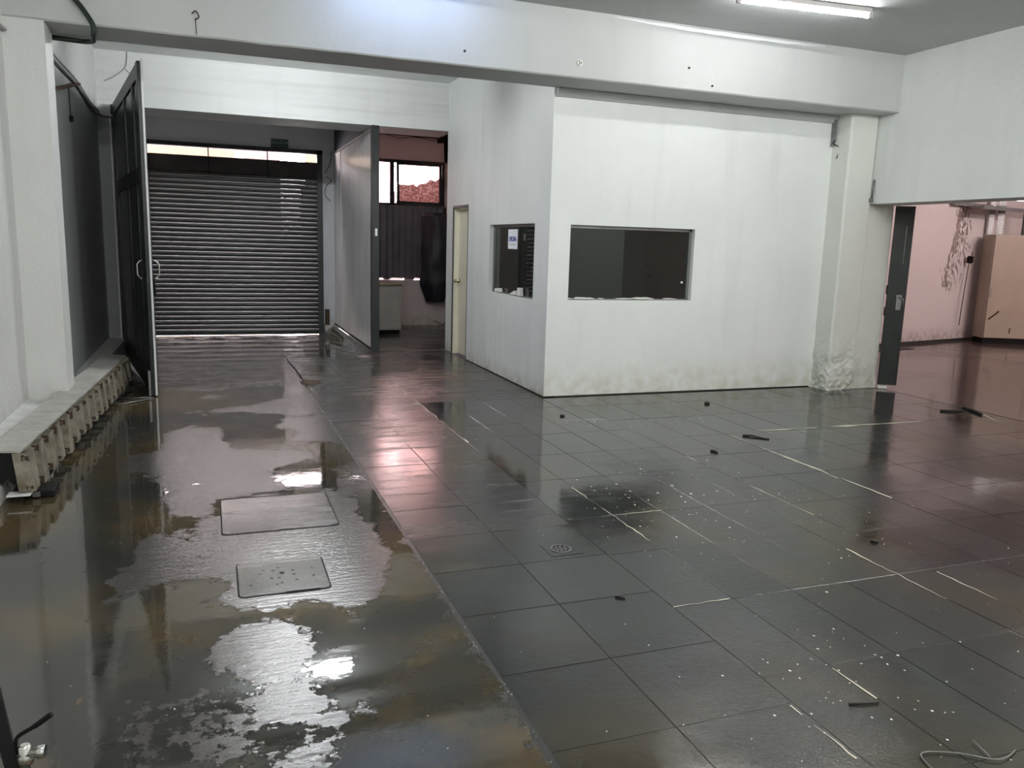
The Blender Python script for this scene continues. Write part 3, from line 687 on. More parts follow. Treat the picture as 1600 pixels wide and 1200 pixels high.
tag(b.build('ceiling_pipe', 'rust'), 'thin rusty pipe high across the nook wall above window', 'pipe')

# ================================================================== STEEL GATE (open)
H0 = Vector((-1.0, 11.18, 0)); H1 = Vector((-0.525, 8.34, 0)); dd = (H1-H0); Lg = dd.length; dd.normalize()
GT = Matrix(((dd.x, -dd.y, 0, H0.x), (dd.y, dd.x, 0, H0.y), (0, 0, 1, 0), (0, 0, 0, 1)))   # local x along leaf, local y across
t = thing('steel_gate', 'tall black steel gate leaf standing open beside the left wall', 'gate', loc=tuple(H0))
def gbox(name, m, *a, bev=0.0): return adopt(MB().box(*a, GT, bev).build(name, m), t)
gbox('stile', 'black_steel', 0.0, 0.12, -0.025, 0.025, 0.02, 3.06)
gbox('stile', 'black_steel', Lg-0.14, Lg-0.006, -0.025, 0.025, 0.012, 3.07)
gbox('top_rail', 'black_steel', 0.12, Lg-0.14, -0.024, 0.024, 2.93, 3.06)
gbox('middle_rail', 'black_steel', 0.12, Lg-0.14, -0.026, 0.026, 2.02, 2.16)
gbox('bottom_rail', 'black_steel', 0.12, Lg-0.14, -0.024, 0.024, 0.02, 0.20)
gbox('mullion', 'black_steel', 1.35, 1.47, -0.023, 0.023, 0.2, 2.93)
gbox('mullion', 'black_steel', 2.25, 2.36, -0.023, 0.023, 0.2, 2.93)
for xa, xb in ((0.12, 1.35), (1.47, 2.25), (2.36, Lg-0.14)):
    gbox('panel', 'gate_panel', xa, xb, -0.008, 0.008, 2.16, 2.93); gbox('panel', 'gate_panel', xa, xb, -0.008, 0.008, 0.20, 2.02)
gbox('edge_strip', 'edge', Lg-0.006, Lg+0.003, 0.006, 0.024, 0.012, 3.09)
gbox('lock_box', 'black', Lg-0.22, Lg-0.10, 0.025, 0.06, 0.96, 1.12, bev=0.004)
for sy in (-1, 1):
    b = MB(); b.tube([tuple(GT @ Vector((Lg-0.07, sy*0.02, 1.30))), tuple(GT @ Vector((Lg-0.07, sy*0.07, 1.29))), tuple(GT @ Vector((Lg-0.07, sy*0.095, 1.26))), tuple(GT @ Vector((Lg-0.07, sy*0.095, 1.16))), tuple(GT @ Vector((Lg-0.07, sy*0.07, 1.13))), tuple(GT @ Vector((Lg-0.07, sy*0.02, 1.12)))], 0.007, 8)
    o = adopt(b.build('handle', 'chrome'), t); o['label'] = 'bright bow handle'
gbox('floor_bolt', 'zinc', Lg-0.06, Lg-0.03, -0.05, -0.028, 0.004, 0.25)
b = MB(); b.tube([(-0.82, 7.98, 0.006), (-0.68, 8.06, 0.012), (-0.55, 8.20, 0.008)], 0.006, 6); b.tube([(-0.88, 8.30, 0.006), (-0.7, 8.27, 0.008), (-0.53, 8.26, 0.008)], 0.004, 6)
tag(b.build('thin_rod', 'zinc'), 'thin pale rod lying on floor at the foot of gate', 'rod')

# ================================================================== RIBBED GUARD along the left wall
t = thing('ribbed_guard', 'dirty beige ribbed metal guard running low along left wall', 'guard', loc=(-1.05, 5.2, 0.05))
def gx(y): return -1.055+(y-5.15)*(0.175/3.2)
def gxb(y): return -1.19+(y-5.15)*(0.155/3.2)
GE = 9.1
b = MB(); n = 36
for k in range(n+1):
    y = 5.15+(GE-5.15)*k/n; e = 0.006*mnoise.noise(Vector((y*4, 3, 0)))
    b.v += [(gxb(y)-0.03, y, 0.322+e), (gx(y)+0.012, y, 0.305+e), (gx(y)+0.012, y, 0.292+e), (gxb(y)-0.03, y, 0.308+e)]
for k in range(n):
    for j in range(4): b.f.append((4*k+j, 4*k+(j+1) % 4, 4*k+4+(j+1) % 4, 4*k+4+j)); b.sm.append(False)
b.f += [(0, 1, 2, 3), (4*n+3, 4*n+2, 4*n+1, 4*n)]; b.sm += [False]*2
o = adopt(b.build('top_plate', 'ledge'), t); o['label'] = 'dusty grey top plate'
pitch = 0.235; k = 0; y = 5.15
while y < GE-0.1:
    # one rib: outer face, side facing the room's near end, inner face
    L1, L2 = pitch*0.55, pitch*0.45
    xo = gx(y)+0.050; xi = gx(y)-0.030; j = rnd.uniform(-0.006, 0.006); zb = 0.055+rnd.uniform(-0.01, 0.012)
    b = MB(); lean = 0.022
    P = [(xi, y), (xo+j, y+0.004), (xo+j, y+L1), (xi, y+L1+0.004), (xi, y+pitch)]
    for (x, yy) in P: b.v += [(x+lean, yy, zb), (x, yy, 0.292)]
    for q in range(4): b.f.append((2*q, 2*q+1, 2*q+3, 2*q+2)); b.sm.append(False)
    o = adopt(b.build('rib', 'beige'), t)
    s = o.modifiers.new('s', 'SOLIDIFY'); s.thickness = 0.004
    for zc, hh_, dx in ((0.262, rnd.uniform(0.012, 0.04), lean*0.15), (zb+0.022, rnd.uniform(0.010, 0.030), lean*0.9)):
        x_a, x_b = xi+0.034+dx, xo+dx-0.002; n_ = 7
        top = [(x_a+(x_b-x_a)*q/n_, zc+hh_*rnd.uniform(0.5, 1.0)) for q in range(n_+1)]; bot = [(x_b-(x_b-x_a)*q/n_, zc-hh_*rnd.uniform(0.4, 1.0)) for q in range(n_+1)]
        adopt(MB().prism(top+bot, 1, y-0.0015, y+0.0005).build('rust_patch', 'rust'), t)
        adopt(MB().tube([((x_a+x_b)/2, y-0.010, zc), ((x_a+x_b)/2, y+0.002, zc)], 0.006, 6).build('bolt', 'zinc'), t)
    y += pitch; k += 1
b = MB(); yy = 5.152
b.prism([(gxb(yy)-0.02, 0.30), (gx(yy)-0.005, 0.295), (gx(yy)+0.03, 0.08), (gx(yy)-0.02, 0.10), (gx(yy)-0.06, 0.14), (gxb(yy)+0.03, 0.10)], 1, 5.156, 5.166)
adopt(b.build('dark_hollow', 'black'), t)  # black sheet colours in the shade of the open, hollow near end
b = MB(); b.box(gx(5.2)-0.07, gx(5.2)+0.05, 5.12, 5.2, 0.046, 0.055); adopt(b.build('foot_tab', 'edge'), t)
t2 = thing('rubber_block', 'small black block on the floor under near end of ribbed guard', 'block', loc=(-0.98, 5.30, 0))
adopt(box('body', 'black', -1.06, -0.90, 5.22, 5.42, 0.0, 0.043, bev=0.008), t2)
adopt(box('end_bracket', 'zinc', -1.01, -0.97, 5.212, 5.22, 0.01, 0.04), t2)

# ================================================================== OFFICE DOOR AND WINDOWS
d1 = thing('door_1', 'door', 'door', loc=(3.24, 10.6, 0)); del d1['category']; d1['kind'] = 'structure'; d1['label'] = 'narrow cream office door in dark green frame'
leaf1 = adopt(box('door_leaf', 'cream', X0+0.075, X0+0.115, 10.275, 10.91, 0.015, 1.985), d1)
b = MB(); b.box(X0+0.012, X0+0.139, 10.91, 10.935, 0.0, 1.99).box(X0+0.012, X0+0.139, 10.258, 10.27, 0.0, 1.99).box(X0+0.012, X0+0.139, 10.26, 10.935, 1.985, 2.0)
adopt(b.build('door_lining', 'cream'), d1)
b = MB(); b.box(X0-0.004, X0+0.02, 10.935, 10.955, 0.0, 2.035).box(X0-0.004, X0+0.02, 10.245, 10.26, 0.0, 2.035).box(X0-0.004, X0+0.02, 10.26, 10.935, 2.0, 2.035)
adopt(b.build('door_frame', 'olive'), d1)
b = MB(); b.tube([(X0+0.075, 10.84, 1.02), (X0+0.045, 10.84, 1.02), (X0+0.04, 10.84, 1.02), (X0+0.012, 10.84, 1.02), (X0-0.004, 10.84, 1.02)], [0.032, 0.030, 0.013, 0.026, 0.014], 12)
adopt(b.build('door_handle', 'brass'), leaf1)

w2 = thing('window_2', 'w', 'w', loc=(3.2, 8.6, 1)); del w2['category']; w2['kind'] = 'structure'; w2['label'] = 'small dark office window beside the door'
b = MB()
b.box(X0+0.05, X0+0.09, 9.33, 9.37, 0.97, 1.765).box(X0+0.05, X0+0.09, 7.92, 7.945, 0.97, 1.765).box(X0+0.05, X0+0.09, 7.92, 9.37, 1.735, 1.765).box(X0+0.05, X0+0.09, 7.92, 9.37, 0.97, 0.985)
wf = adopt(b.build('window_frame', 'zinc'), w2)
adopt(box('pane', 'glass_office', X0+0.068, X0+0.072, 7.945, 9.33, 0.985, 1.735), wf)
t = thing('paper_notice', 'white paper notice reading OFICINA taped inside small office window', 'notice', loc=(X0+0.06, 8.72, 1.5))
t = adopt(box('sheet', 'paper', X0+0.060, X0+0.064, 8.58, 8.88, 1.49, 1.71), t)
RL = Matrix.Rotation(-math.pi/2, 4, 'Z') @ Matrix.Rotation(math.pi/2, 4, 'X')
adopt(text_mesh('OFICINA', 0.075, 'lettering', 'ink', RL, (X0+0.058, 8.73, 1.60), sx=0.8), t)
b = MB()
for k in range(4): b.box(X0+0.058, X0+0.060, 8.64+k*0.05, 8.67+k*0.05, 1.535, 1.543)
adopt(b.build('small_print', 'housing'), t)
def wedge(name, label, pts, th, ax, m='cardboard', group=None):
    b = MB(); b.prism(pts, ax, th[0], th[1]); return tag(b.build(name, m), label, 'scrap', group)
wedge('paper_cup', 'small white cup standing on sill of the small office window', [(8.33, 0.985), (8.44, 0.985), (8.42, 1.07), (8.35, 1.07)], (X0+0.015, X0+0.055), 0)
wedge('plaster_scrap', 'sloping white scrap left of cup on the small window sill', [(8.48, 0.985), (8.68, 0.985), (8.52, 1.03), (8.48, 1.03)], (X0+0.015, X0+0.05), 0)
wedge('plaster_scrap', 'white scrap at left end of the small window sill', [(9.0, 0.985), (9.2, 0.985), (9.18, 1.02), (9.02, 1.03)], (X0+0.015, X0+0.05), 0)

w3 = thing('window_3', 'w', 'w', loc=(4.1, 7.6, 1)); del w3['category']; w3['kind'] = 'structure'; w3['label'] = 'wide dark window in the office front wall'
b = MB()
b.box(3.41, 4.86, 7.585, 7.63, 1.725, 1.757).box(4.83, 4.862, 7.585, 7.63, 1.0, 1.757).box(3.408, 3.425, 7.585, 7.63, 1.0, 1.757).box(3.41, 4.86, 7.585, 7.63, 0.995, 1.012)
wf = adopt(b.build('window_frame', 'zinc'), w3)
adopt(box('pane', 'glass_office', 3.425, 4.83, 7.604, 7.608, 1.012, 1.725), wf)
k = 0
for (xa, xb, zz, lab) in ((3.43, 3.47, 0.018, 'tiny white crumb at left corner of the wide window sill'), (3.50, 3.72, 0.034, 'long white plaster flake at left of the wide window sill'), (3.78, 3.83, 0.02, 'small white flake left of middle on wide window sill'), (3.98, 4.20, 0.024, 'flat grey flake in middle of the wide window sill'), (4.17, 4.42, 0.042, 'torn white paper strip in middle of wide window sill'), (4.55, 4.70, 0.022, 'white flake at the right of wide window sill')):
    n = 7; pts = [(xa+(xb-xa)*i/n, 1.012+0.6*zz*(0.6+0.4*mnoise.noise(Vector((i*1.3, xa*9, 0))))*(1 if 0 < i < n else 0.4)) for i in range(n+1)]
    b = MB(); b.prism([(xa, 1.011)]+pts+[(xb, 1.011)], 1, 7.55, 7.60)
    # prism on axis 1 takes (x, z)
    tag(b.build('plaster_flake', 'plaster_bits'), lab, 'scrap')
for (x, z, ww, hh, m_, nm, lab) in ((4.37, 1.372, 0.07, 0.045, 'tape', 'black_tape', 'upper black tape mark on the wide office window'), (4.38, 1.262, 0.055, 0.04, 'tape', 'black_tape', 'lower black tape mark on the wide office window'), (4.78, 1.19, 0.024, 0.02, 'paper', 'sticker', 'tiny white square sticker at lower right of wide window')):
    b = MB(); poly = [(x+ww/2*math.cos(a)*(1+0.25*mnoise.noise(Vector((a*2, x, z)))), z+hh/2*math.sin(a)*(1+0.25*mnoise.noise(Vector((a*2, 7, x))))) for a in [i*math.pi/5+0.3 for i in range(10)]] if m_ == 'tape' else [(x-ww/2, z-hh/2), (x+ww/2, z-hh/2), (x+ww/2, z+hh/2), (x-ww/2, z+hh/2)]
    b.prism(poly, 1, 7.598, 7.6035); tag(b.build(nm, m_), lab, 'tape' if m_ == 'tape' else 'sticker')
b = MB(); pl = [(4.84+0.022*math.cos(a), 1.42+0.03*math.sin(a)) for a in [i*math.pi/8 for i in range(16)]]; b.prism([(x-0.03, z) for x, z in pl], 1, 7.599, 7.6035)
tag(b.build('round_sticker', 'gate_panel'), 'faint round blue-grey sticker at right edge of wide window', 'sticker')

# ================================================================== RIGHT DOORWAY: dark folding leaf
d2 = thing('door_2', 'd', 'd', loc=(7.42, 7.25, 0)); del d2['category']; d2['kind'] = 'structure'; d2['label'] = 'dark green steel door leaf folded in the right doorway'
def ang(px, py, qx, qy):
    d = Vector((qx-px, qy-py, 0)); L = d.length; d.normalize()
    return Matrix(((d.x, -d.y, 0, px), (d.y, d.x, 0, py), (0, 0, 1, 0), (0, 0, 0, 1))), L
DT, DL = ang(7.335, 7.29, 7.50, 7.17)
d2 = adopt(MB().box(0, DL, -0.02, 0.02, 0.045, 2.095, DT, 0.003).build('door_leaf', 'green_steel'), d2)
adopt(MB().box(0.0, DL, -0.026, -0.02, 1.115, 1.13, DT).build('cover_strip', 'green_steel'), d2)
adopt(MB().box(0.10, 0.16, -0.030, -0.02, 0.92, 1.10, DT, 0.003).build('lock_plate', 'zinc'), d2)
b = MB(); b.tube([tuple(DT @ Vector((0.13, -0.03, 1.07))), tuple(DT @ Vector((0.13, -0.06, 1.07))), tuple(DT @ Vector((0.17, -0.065, 1.05))), tuple(DT @ Vector((0.17, -0.06, 0.96)))], 0.008, 8); adopt(b.build('door_handle', 'zinc'), d2)
b = MB(); b.tube([tuple(DT @ Vector((0.0, 0.0, z))) for z in (0.85, 0.95)], 0.014, 8); b.tube([tuple(DT @ Vector((0.0, 0.0, z))) for z in (1.1, 1.2)], 0.014, 8); adopt(b.build('hinge', 'green_steel'), d2)
adopt(MB().box(0.13, 0.134, -0.022, -0.019, 1.45, 1.88, DT).build('scratch_strip', 'zinc'), d2)
tag(MB().box(0, 0.10, -0.05, 0.02, 0.002, 0.035, DT, 0.004).build('threshold_chip', 'plaster_bits'), 'broken plaster chip under the folded dark door', 'scrap')

# cabinet in the right room
CT, _ = ang(13.20, 10.78, 14.10, 10.35)
t = thing('steel_cabinet', 'tall beige steel cabinet against the pink wall in right room', 'cabinet', loc=(13.20, 10.78, 0))
adopt(MB().box(0, 1.05, 0.012, 0.42, 0.10, 1.96, CT, 0.004).build('body', 'cabinet_side'), t)
o = adopt(MB().box(0.012, 0.83, -0.008, 0.012, 0.11, 1.95, CT, 0.004).build('door', 'cabinet'), t)
o2 = adopt(MB().box(0.838, 1.04, -0.008, 0.012, 0.11, 1.95, CT, 0.004).build('door', 'cabinet'), t)
adopt(MB().box(0.02, 1.03, 0.03, 0.40, 0.0, 0.10, CT).build('plinth', 'black'), t)
Tm = CT @ Matrix.Translation((0.14, -0.014, 0.52)) @ Matrix.Rotation(math.radians(-42), 4, 'Y')
adopt(MB().box(-0.11, 0.11, -0.012, 0.0, -0.013, 0.013, Tm).build('diagonal_bar', 'rust'), o)
adopt(MB().box(0.03, 0.05, -0.014, -0.006, 0.85, 1.0, CT).build('lock', 'zinc'), o)
adopt(MB().box(0.44, 0.46, -0.012, -0.006, 0.20, 0.30, CT).build('latch', 'rust'), o)
# perforated angle posts and shelf rail above the cabinet
t = thing('slotted_rack', 'perforated grey metal rack showing above beige cabinet', 'rack', loc=(13.6, 10.9, 0))
def rbox(name, m, *a): return adopt(MB().box(*a, CT).build(name, m), t)
rbox('upright', 'zinc', 0.10, 0.19, 0.52, 0.53, 0, 2.6); rbox('upright', 'zinc', 0.24, 0.36, 0.50, 0.51, 0, 2.6)
rbox('upright', 'green_steel', 0.70, 0.80, 0.50, 0.54, 0, 2.6)
b = MB()
for k in range(11): b.box(0.27, 0.33, 0.492, 0.502, 1.95+k*0.05, 1.972+k*0.05, CT)
adopt(b.build('slot_row', 'edge'), t)
CT, _ = ang(12.30, 10.97, 13.30, 11.1956)
rbox('shelf_rail', 'zinc', 0.25, 1.85, -0.42, -0.38, 2.38, 2.44); rbox('shelf_rail', 'zinc', 0.0, 1.75, -0.06, -0.02, 2.44, 2.50)
rbox('shelf_board', 'zinc', 0.4, 1.80, -0.40, -0.05, 2.43, 2.445)
# wall socket and cable, skirting debris
b = MB(); b.tube([(13.02, 11.10, 1.42), (13.0, 11.10, 1.1), (12.95, 11.09, 0.3)], 0.008, 5)
tag(b.build('wall_cable', 'rust'), 'thin cable running down pink wall beside the cabinet', 'cable')
t = thing('broken_socket', 'black broken socket on pink wall beside the cabinet', 'socket', loc=(13.02, 11.1, 1.5))
b = MB(); b.prism([(12.98, 1.45), (13.03, 1.43), (13.08, 1.46), (13.07, 1.51), (13.09, 1.56), (13.04, 1.55), (13.01, 1.57), (12.97, 1.53), (12.99, 1.50)], 1, 11.06, 11.12); adopt(b.build('socket_box', 'black'), t)
b = MB(); b.tube([(13.02, 11.06, 1.5), (12.96, 11.0, 1.58), (12.98, 11.02, 1.64)], 0.008, 5); adopt(b.build('wire', 'black'), t)
# peeling patch: curled flakes of plaster
b = MB(); r2 = random.Random(3); dW = Vector((8.2, 1.85, 0)).normalized(); nW = Vector((dW.y, -dW.x, 0))
def on_wall(s, z, off): p = Vector((7.3, 9.9, 0))+dW*s+nW*off; return (p.x, p.y, z)
for k in range(230):
    z = 0.95+1.55*r2.random()**0.9; s = 5.38+0.32*(z-1.0)/1.4+r2.gauss(0, 0.14)+0.12*(z > 1.6); a = r2.uniform(0.01, 0.045)
    i = len(b.v)
    for q in range(4):
        an = q*math.pi/2+r2.uniform(-.5, .5); b.v.append(on_wall(s+a*math.cos(an), z+a*1.6*math.sin(an), 0.004+r2.random()*0.022))
    b.f.append((i, i+1, i+2, i+3)); b.sm.append(False)
o = tag(b.build('peeling_plaster', 'pink'), 'peeling damp plaster patch on the pink wall', 'plaster', kind='stuff')
M['stain'] = mat('damp_stain', (0.20, 0.14, 0.12), 0.9, col2=(0.45, 0.37, 0.35), vscale=9)
b = MB(); r2 = random.Random(5)
pts = [(4.86, 0.98), (5.0, 1.0), (5.12, 1.2), (5.16, 1.6), (5.42, 1.9), (5.50, 2.3), (5.45, 2.5), (5.1, 2.46), (5.08, 2.0), (4.98, 1.6), (4.9, 1.3)]
out = []
for i in range(len(pts)):
    p, q = pts[i], pts[(i+1) % len(pts)]
    for k in range(5): out.append((p[0]+(q[0]-p[0])*k/5+r2.uniform(-.02, .02), p[1]+(q[1]-p[1])*k/5+r2.uniform(-.02, .02)))
b.v = [on_wall(5.2+(s-4.86)*1.1, z, 0.002) for s, z in out]; b.f = [tuple(range(len(out)))]; b.sm = [False]
tag(b.build('damp_patch', 'stain'), 'brown damp stain behind the peeling plaster on pink wall', 'stain')
b = MB(); b.box(10.6, 13.0, 9.95, 10.2, 0.001, 0.006, ang(0, 0, 1, 0.22)[0] @ Matrix.Translation((0, -2.3, 0)))  # flat dark strip on the floor in front of the wall
tag(b.build('dark_strip', 'tarp'), 'flat dark strip on floor along the pink wall', 'mat')

# ================================================================== PIPES LEFT
b = MB(); b.tube([(-1.185, 7.42, 3.015), (-0.86, 7.40, 3.0)], 0.019, 8)
b.tube(curve([(-0.86, 7.40, 3.0), (-0.78, 7.30, 2.99), (-0.74, 6.97, 2.965), (-0.735, 6.93, 3.03), (-0.80, 6.95, 3.14), (-0.88, 6.96, 3.25), (-0.98, 6.96, 3.45), (-1.0, 6.96, 3.63)]), 0.019, 8)
tag(b.build('black_pipe', 'black_pipe'), 'black pipe bending over the beam at upper left', 'pipe')
t = thing('wall_conduit', 'grey conduit running high along left wall towards the gate', 'conduit', loc=(-1.18, 8, 3.0))
b = MB(); b.tube(curve([(-1.18, 7.4, 2.97), (-1.18, 8.14, 2.98), (-1.18, 9.42, 2.99), (-1.18, 10.4, 2.94), (-1.17, 11.15, 2.93), (-1.03, 11.18, 2.92)]), 0.017, 8); b.tube(curve([(-1.18, 7.4, 3.01), (-1.18, 9.42, 3.03), (-1.18, 10.4, 2.97), (-1.17, 11.15, 2.96)]), 0.012, 6)
adopt(b.build('pipe', 'grey_pipe'), t)
adopt(box('bracket', 'rust', -1.2, -1.14, 8.25, 9.45, 2.86, 2.88, T=Matrix.Translation((0, 8.8, 2.9)) @ Matrix.Rotation(math.radians(11), 4, 'X') @ Matrix.Translation((0, -8.8, -2.9))), t)
b = MB(); b.tube([(-1.31, 6.4, 2.92), (-1.31, 6.95, 2.95), (-1.31, 7.0, 2.95)], 0.014, 8)
tag(b.build('pipe_stub', 'grey_pipe'), 'short grey pipe on the left wall near the pilaster', 'pipe')
b = MB(); b.tube(curve([(-0.84, 11.238, 3.70), (-0.86, 11.238, 3.52), (-0.98, 11.238, 3.4), (-1.1, 11.238, 3.33)]), 0.005, 5); b.tube(curve([(-0.88, 11.238, 3.5), (-0.8, 11.238, 3.42)]), 0.004, 5)
tag(b.build('thin_cable', 'grey_pipe'), 'thin cable looping on the header wall above the gate', 'cable')
b = MB(); b.tube([(-1.19, 9.0, 2.92), (-1.19, 9.01, 2.62)], 0.004, 5); b.box(-1.2, -1.17, 8.98, 9.04, 2.58, 2.63)
tag(b.build('hanging_wire', 'black'), 'short wire with small clip hanging below the conduit', 'wire')

# small fixings on the beam
t = thing('beam_hook', 'small rusty hook with hanging wire on the beam, far left', 'hook', loc=(-0.04, 6.99, 3.18))
b = MB(); b.tube(curve([(-0.06, 6.985, 3.20), (-0.03, 6.975, 3.22), (-0.01, 6.98, 3.18), (-0.04, 6.985, 3.16)]), 0.005, 5); adopt(b.build('hook', 'rust'), t)
b = MB(); b.tube([(-0.035, 6.985, 3.17), (-0.03, 6.985, 3.055)], 0.003, 5); adopt(b.build('wire', 'rust'), t)
t = thing('wall_anchor', 'round rusty anchor plate on the beam above office corner', 'anchor', loc=(3.19, 6.99, 3.17))
b = MB(); b.tube([(3.19, 7.005, 3.17), (3.19, 6.985, 3.17)], 0.028, 12); adopt(b.build('plate', 'plaster_bits'), t)
b = MB()
for q in range(3): b.tube([(3.19+0.012*math.cos(q*2.1), 6.99, 3.17+0.012*math.sin(q*2.1)), (3.19+0.012*math.cos(q*2.1), 6.975, 3.17+0.012*math.sin(q*2.1))], 0.005, 6)
adopt(b.build('bolt', 'rust'), t)
for (x, z, l) in ((4.33, 3.24, 'dark plug hole in beam above the wide office window'), (4.60, 3.10, 'lowest small plug on the beam, right of window'), (2.11, 3.16, 'small rusty screw on beam left of office corner')):
    b = MB(); b.tube([(x, 7.003, z), (x, 6.988, z), (x, 6.984, z)], [0.011, 0.010, 0.004], 8); tag(b.build('wall_plug', 'rust'), l, 'plug')
t = thing('hanging_bracket', 'small broken bracket with wire at top right of office wall', 'bracket', loc=(6.55, 7.5, 3.0))
adopt(box('bracket_plate', 'zinc', 6.53, 6.56, 7.48, 7.525, 2.72, 3.0), t)
b = MB(); b.tube(curve([(6.55, 7.47, 2.78), (6.50, 7.45, 2.74), (6.58, 7.44, 2.70), (6.56, 7.44, 2.58)]), 0.005, 5); adopt(b.build('wire', 'black'), t)
b = MB(); b.tube([(6.935, 7.24, 2.36), (6.925, 7.24, 2.16)], 0.010, 6); b.box(6.90, 6.94, 7.23, 7.26, 2.12, 2.16)
tag(b.build('pipe_clip', 'zinc'), 'short vertical metal clip at corner of right lintel', 'clip')

# ================================================================== LAMPS
def lamp(label, x0, x1, y0, y1, z, m, group=None):
    t = thing('tube_lamp', label, 'lamp', group, loc=((x0+x1)/2, (y0+y1)/2, z))
    d = Vector((x1-x0, y1-y0, 0)).normalized()
    b = MB(); b.tube([(x0, y0, z), (x1, y1, z)], 0.0135, 10); adopt(b.build('tube', m), t)
    T_, L = ang(x0, y0, x1, y1)
    adopt(MB().box(-0.02, L+0.02, -0.028, 0.028, z+0.024, 3.62 if z > 3.45 else z+0.07, T_, 0.004).build('housing', 'housing'), t)
    if z < 3.45 and z > 3.4:
        for q in (0.2, L-0.2): adopt(MB().box(q-0.006, q+0.006, -0.006, 0.006, z+0.06, 3.70, T_).build('hanger', 'zinc'), t)
    b = MB(); b.box(-0.035, 0.0, -0.015, 0.015, z-0.018, z+0.03, T_); b.box(L, L+0.035, -0.015, 0.015, z-0.018, z+0.03, T_); adopt(b.build('end_cap', 'housing'), t)
    return t
lamp('glowing white tube lamp on ceiling above the wide window', 4.14, 5.36, 5.97, 5.86, 3.555, 'tube')
lamp('white tube lamp hanging behind the beam before the header', 0.35, 1.42, 8.9, 8.92, 3.42, 'tube_b')
lamp('bluish tube lamp close in front of the beam', 1.0, 2.2, 6.62, 6.60, 3.56, 'tube_c')
for (x, y) in ((0.5, 2.4), (3.9, 3.4), (0.5, -1.2), (4.7, -1.2), (6.0, 1.2)):  # unseen tubes; the last position is added to brighten the office walls
    lamp('cool white ceiling tube lamp out of view, rightmost one added as fill', x-0.6, x+0.6, y, y, 3.555, 'tube_n', 'ceiling tubes of the near bay')
for (x, y) in ((12.6, 7.2), (13.6, 3.5)):  # unseen tubes placed out of view to give the room its pink light
    lamp('unseen pinkish tube lamp put in to light the right room', x-0.6, x+0.6, y, y, 3.33, 'tube_p', 'tubes of the right room')

t = lamp('thin bright lamp strip glowing above the beige cabinet', 13.05, 14.55, 10.45, 10.65, 2.55, 'tube_s')

# ================================================================== FLOOR THINGS
def cover(label, x0, x1, y0, y1, holes):
    t = thing('access_cover', label, 'cover', loc=((x0+x1)/2, (y0+y1)/2, 0))
    def rr(a0, a1, b0, b1, r, n=5):
        P = []
        for cx, cy, s in ((a1-r, b1-r, 0), (a0+r, b1-r, 1), (a0+r, b0+r, 2), (a1-r, b0+r, 3)):
            for k in range(n+1): a = (s+k/n)*math.pi/2; P.append((cx+r*math.cos(a), cy+r*math.sin(a)))
        return P
    adopt(MB().prism(rr(x0, x1, y0, y1, 0.03), 2, 0.0002, 0.0012).build('dark_gap', 'tape'), t)
    adopt(MB().prism(rr(x0+0.007, x1-0.007, y0+0.007, y1-0.007, 0.025), 2, 0.001, 0.0035).build('lid', 'cover'), t)
    if holes:
        b = MB(); b.tube([((x0+x1)/2, (y0+y1)/2+0.03, 0.003), ((x0+x1)/2, (y0+y1)/2+0.03, 0.0045)], 0.012, 8); adopt(b.build('lifting_hole', 'tape'), t)
        adopt(box('lifting_slot', 'tape', x0+0.20, x1-0.05, y0-0.001, y0+0.012, 0.0032, 0.0042), t)
        b = MB()
        for k in range(14):
            x = rnd.uniform(x0+.05, x1-.05); y = rnd.uniform(y0+.06, y1-.05); adopt(MB().tube([(x, y, 0.003), (x, y, 0.0048), (x, y, 0.0054)], [0.009, 0.007, 0.002], 7).build('raised_stud', 'cover'), t)
    return t
cover('square rough concrete access cover nearest the camera', 0.072, 0.474, 3.48, 3.872, True)
cover('wide faint access cover farther behind the near cover', 0.015, 0.63, 4.29, 4.90, False)

t = thing('floor_drain', 'small round slotted floor drain set among the tiles', 'drain', loc=(1.66, 3.625, 0))
adopt(box('drain_plate', 'tile', 1.575, 1.745, 3.54, 3.71, -0.001, 0.0015), t)
b = MB()
def ringm(b, r0, r1, z0, z1, n=28):
    i = len(b.v)
    for k in range(n):
        a = 2*math.pi*k/n; c, s = math.cos(a), math.sin(a)
        b.v += [(1.66+r0*c, 3.625+r0*s, z1), (1.66+r1*c, 3.625+r1*s, z1), (1.66+r1*c, 3.625+r1*s, z0)]
    for k in range(n):
        k2 = (k+1) % n; b.f.append((i+3*k, i+3*k+1, i+3*k2+1, i+3*k2)); b.f.append((i+3*k+1, i+3*k+2, i+3*k2+2, i+3*k2+1)); b.sm += [False]*2
b.tube([(1.66, 3.625, 0.0014), (1.66, 3.625, 0.0022)], 0.055, 28); adopt(b.build('drain_well', 'tape'), t)
b = MB(); ringm(b, 0.046, 0.056, 0.001, 0.005); ringm(b, 0.022, 0.028, 0.001, 0.0048); adopt(b.build('drain_ring', 'zinc'), t)
b = MB()
for k in range(10): b.box(0.026, 0.048, -0.003, 0.003, 0.002, 0.0046, Matrix.Translation((1.66, 3.625, 0)) @ Matrix.Rotation(k*math.pi/5, 4, 'Z'))
for k in range(4): b.box(0.0, 0.024, -0.003, 0.003, 0.002, 0.0046, Matrix.Translation((1.66, 3.625, 0)) @ Matrix.Rotation(k*math.pi/2, 4, 'Z'))
adopt(b.build('drain_grate', 'zinc'), t)

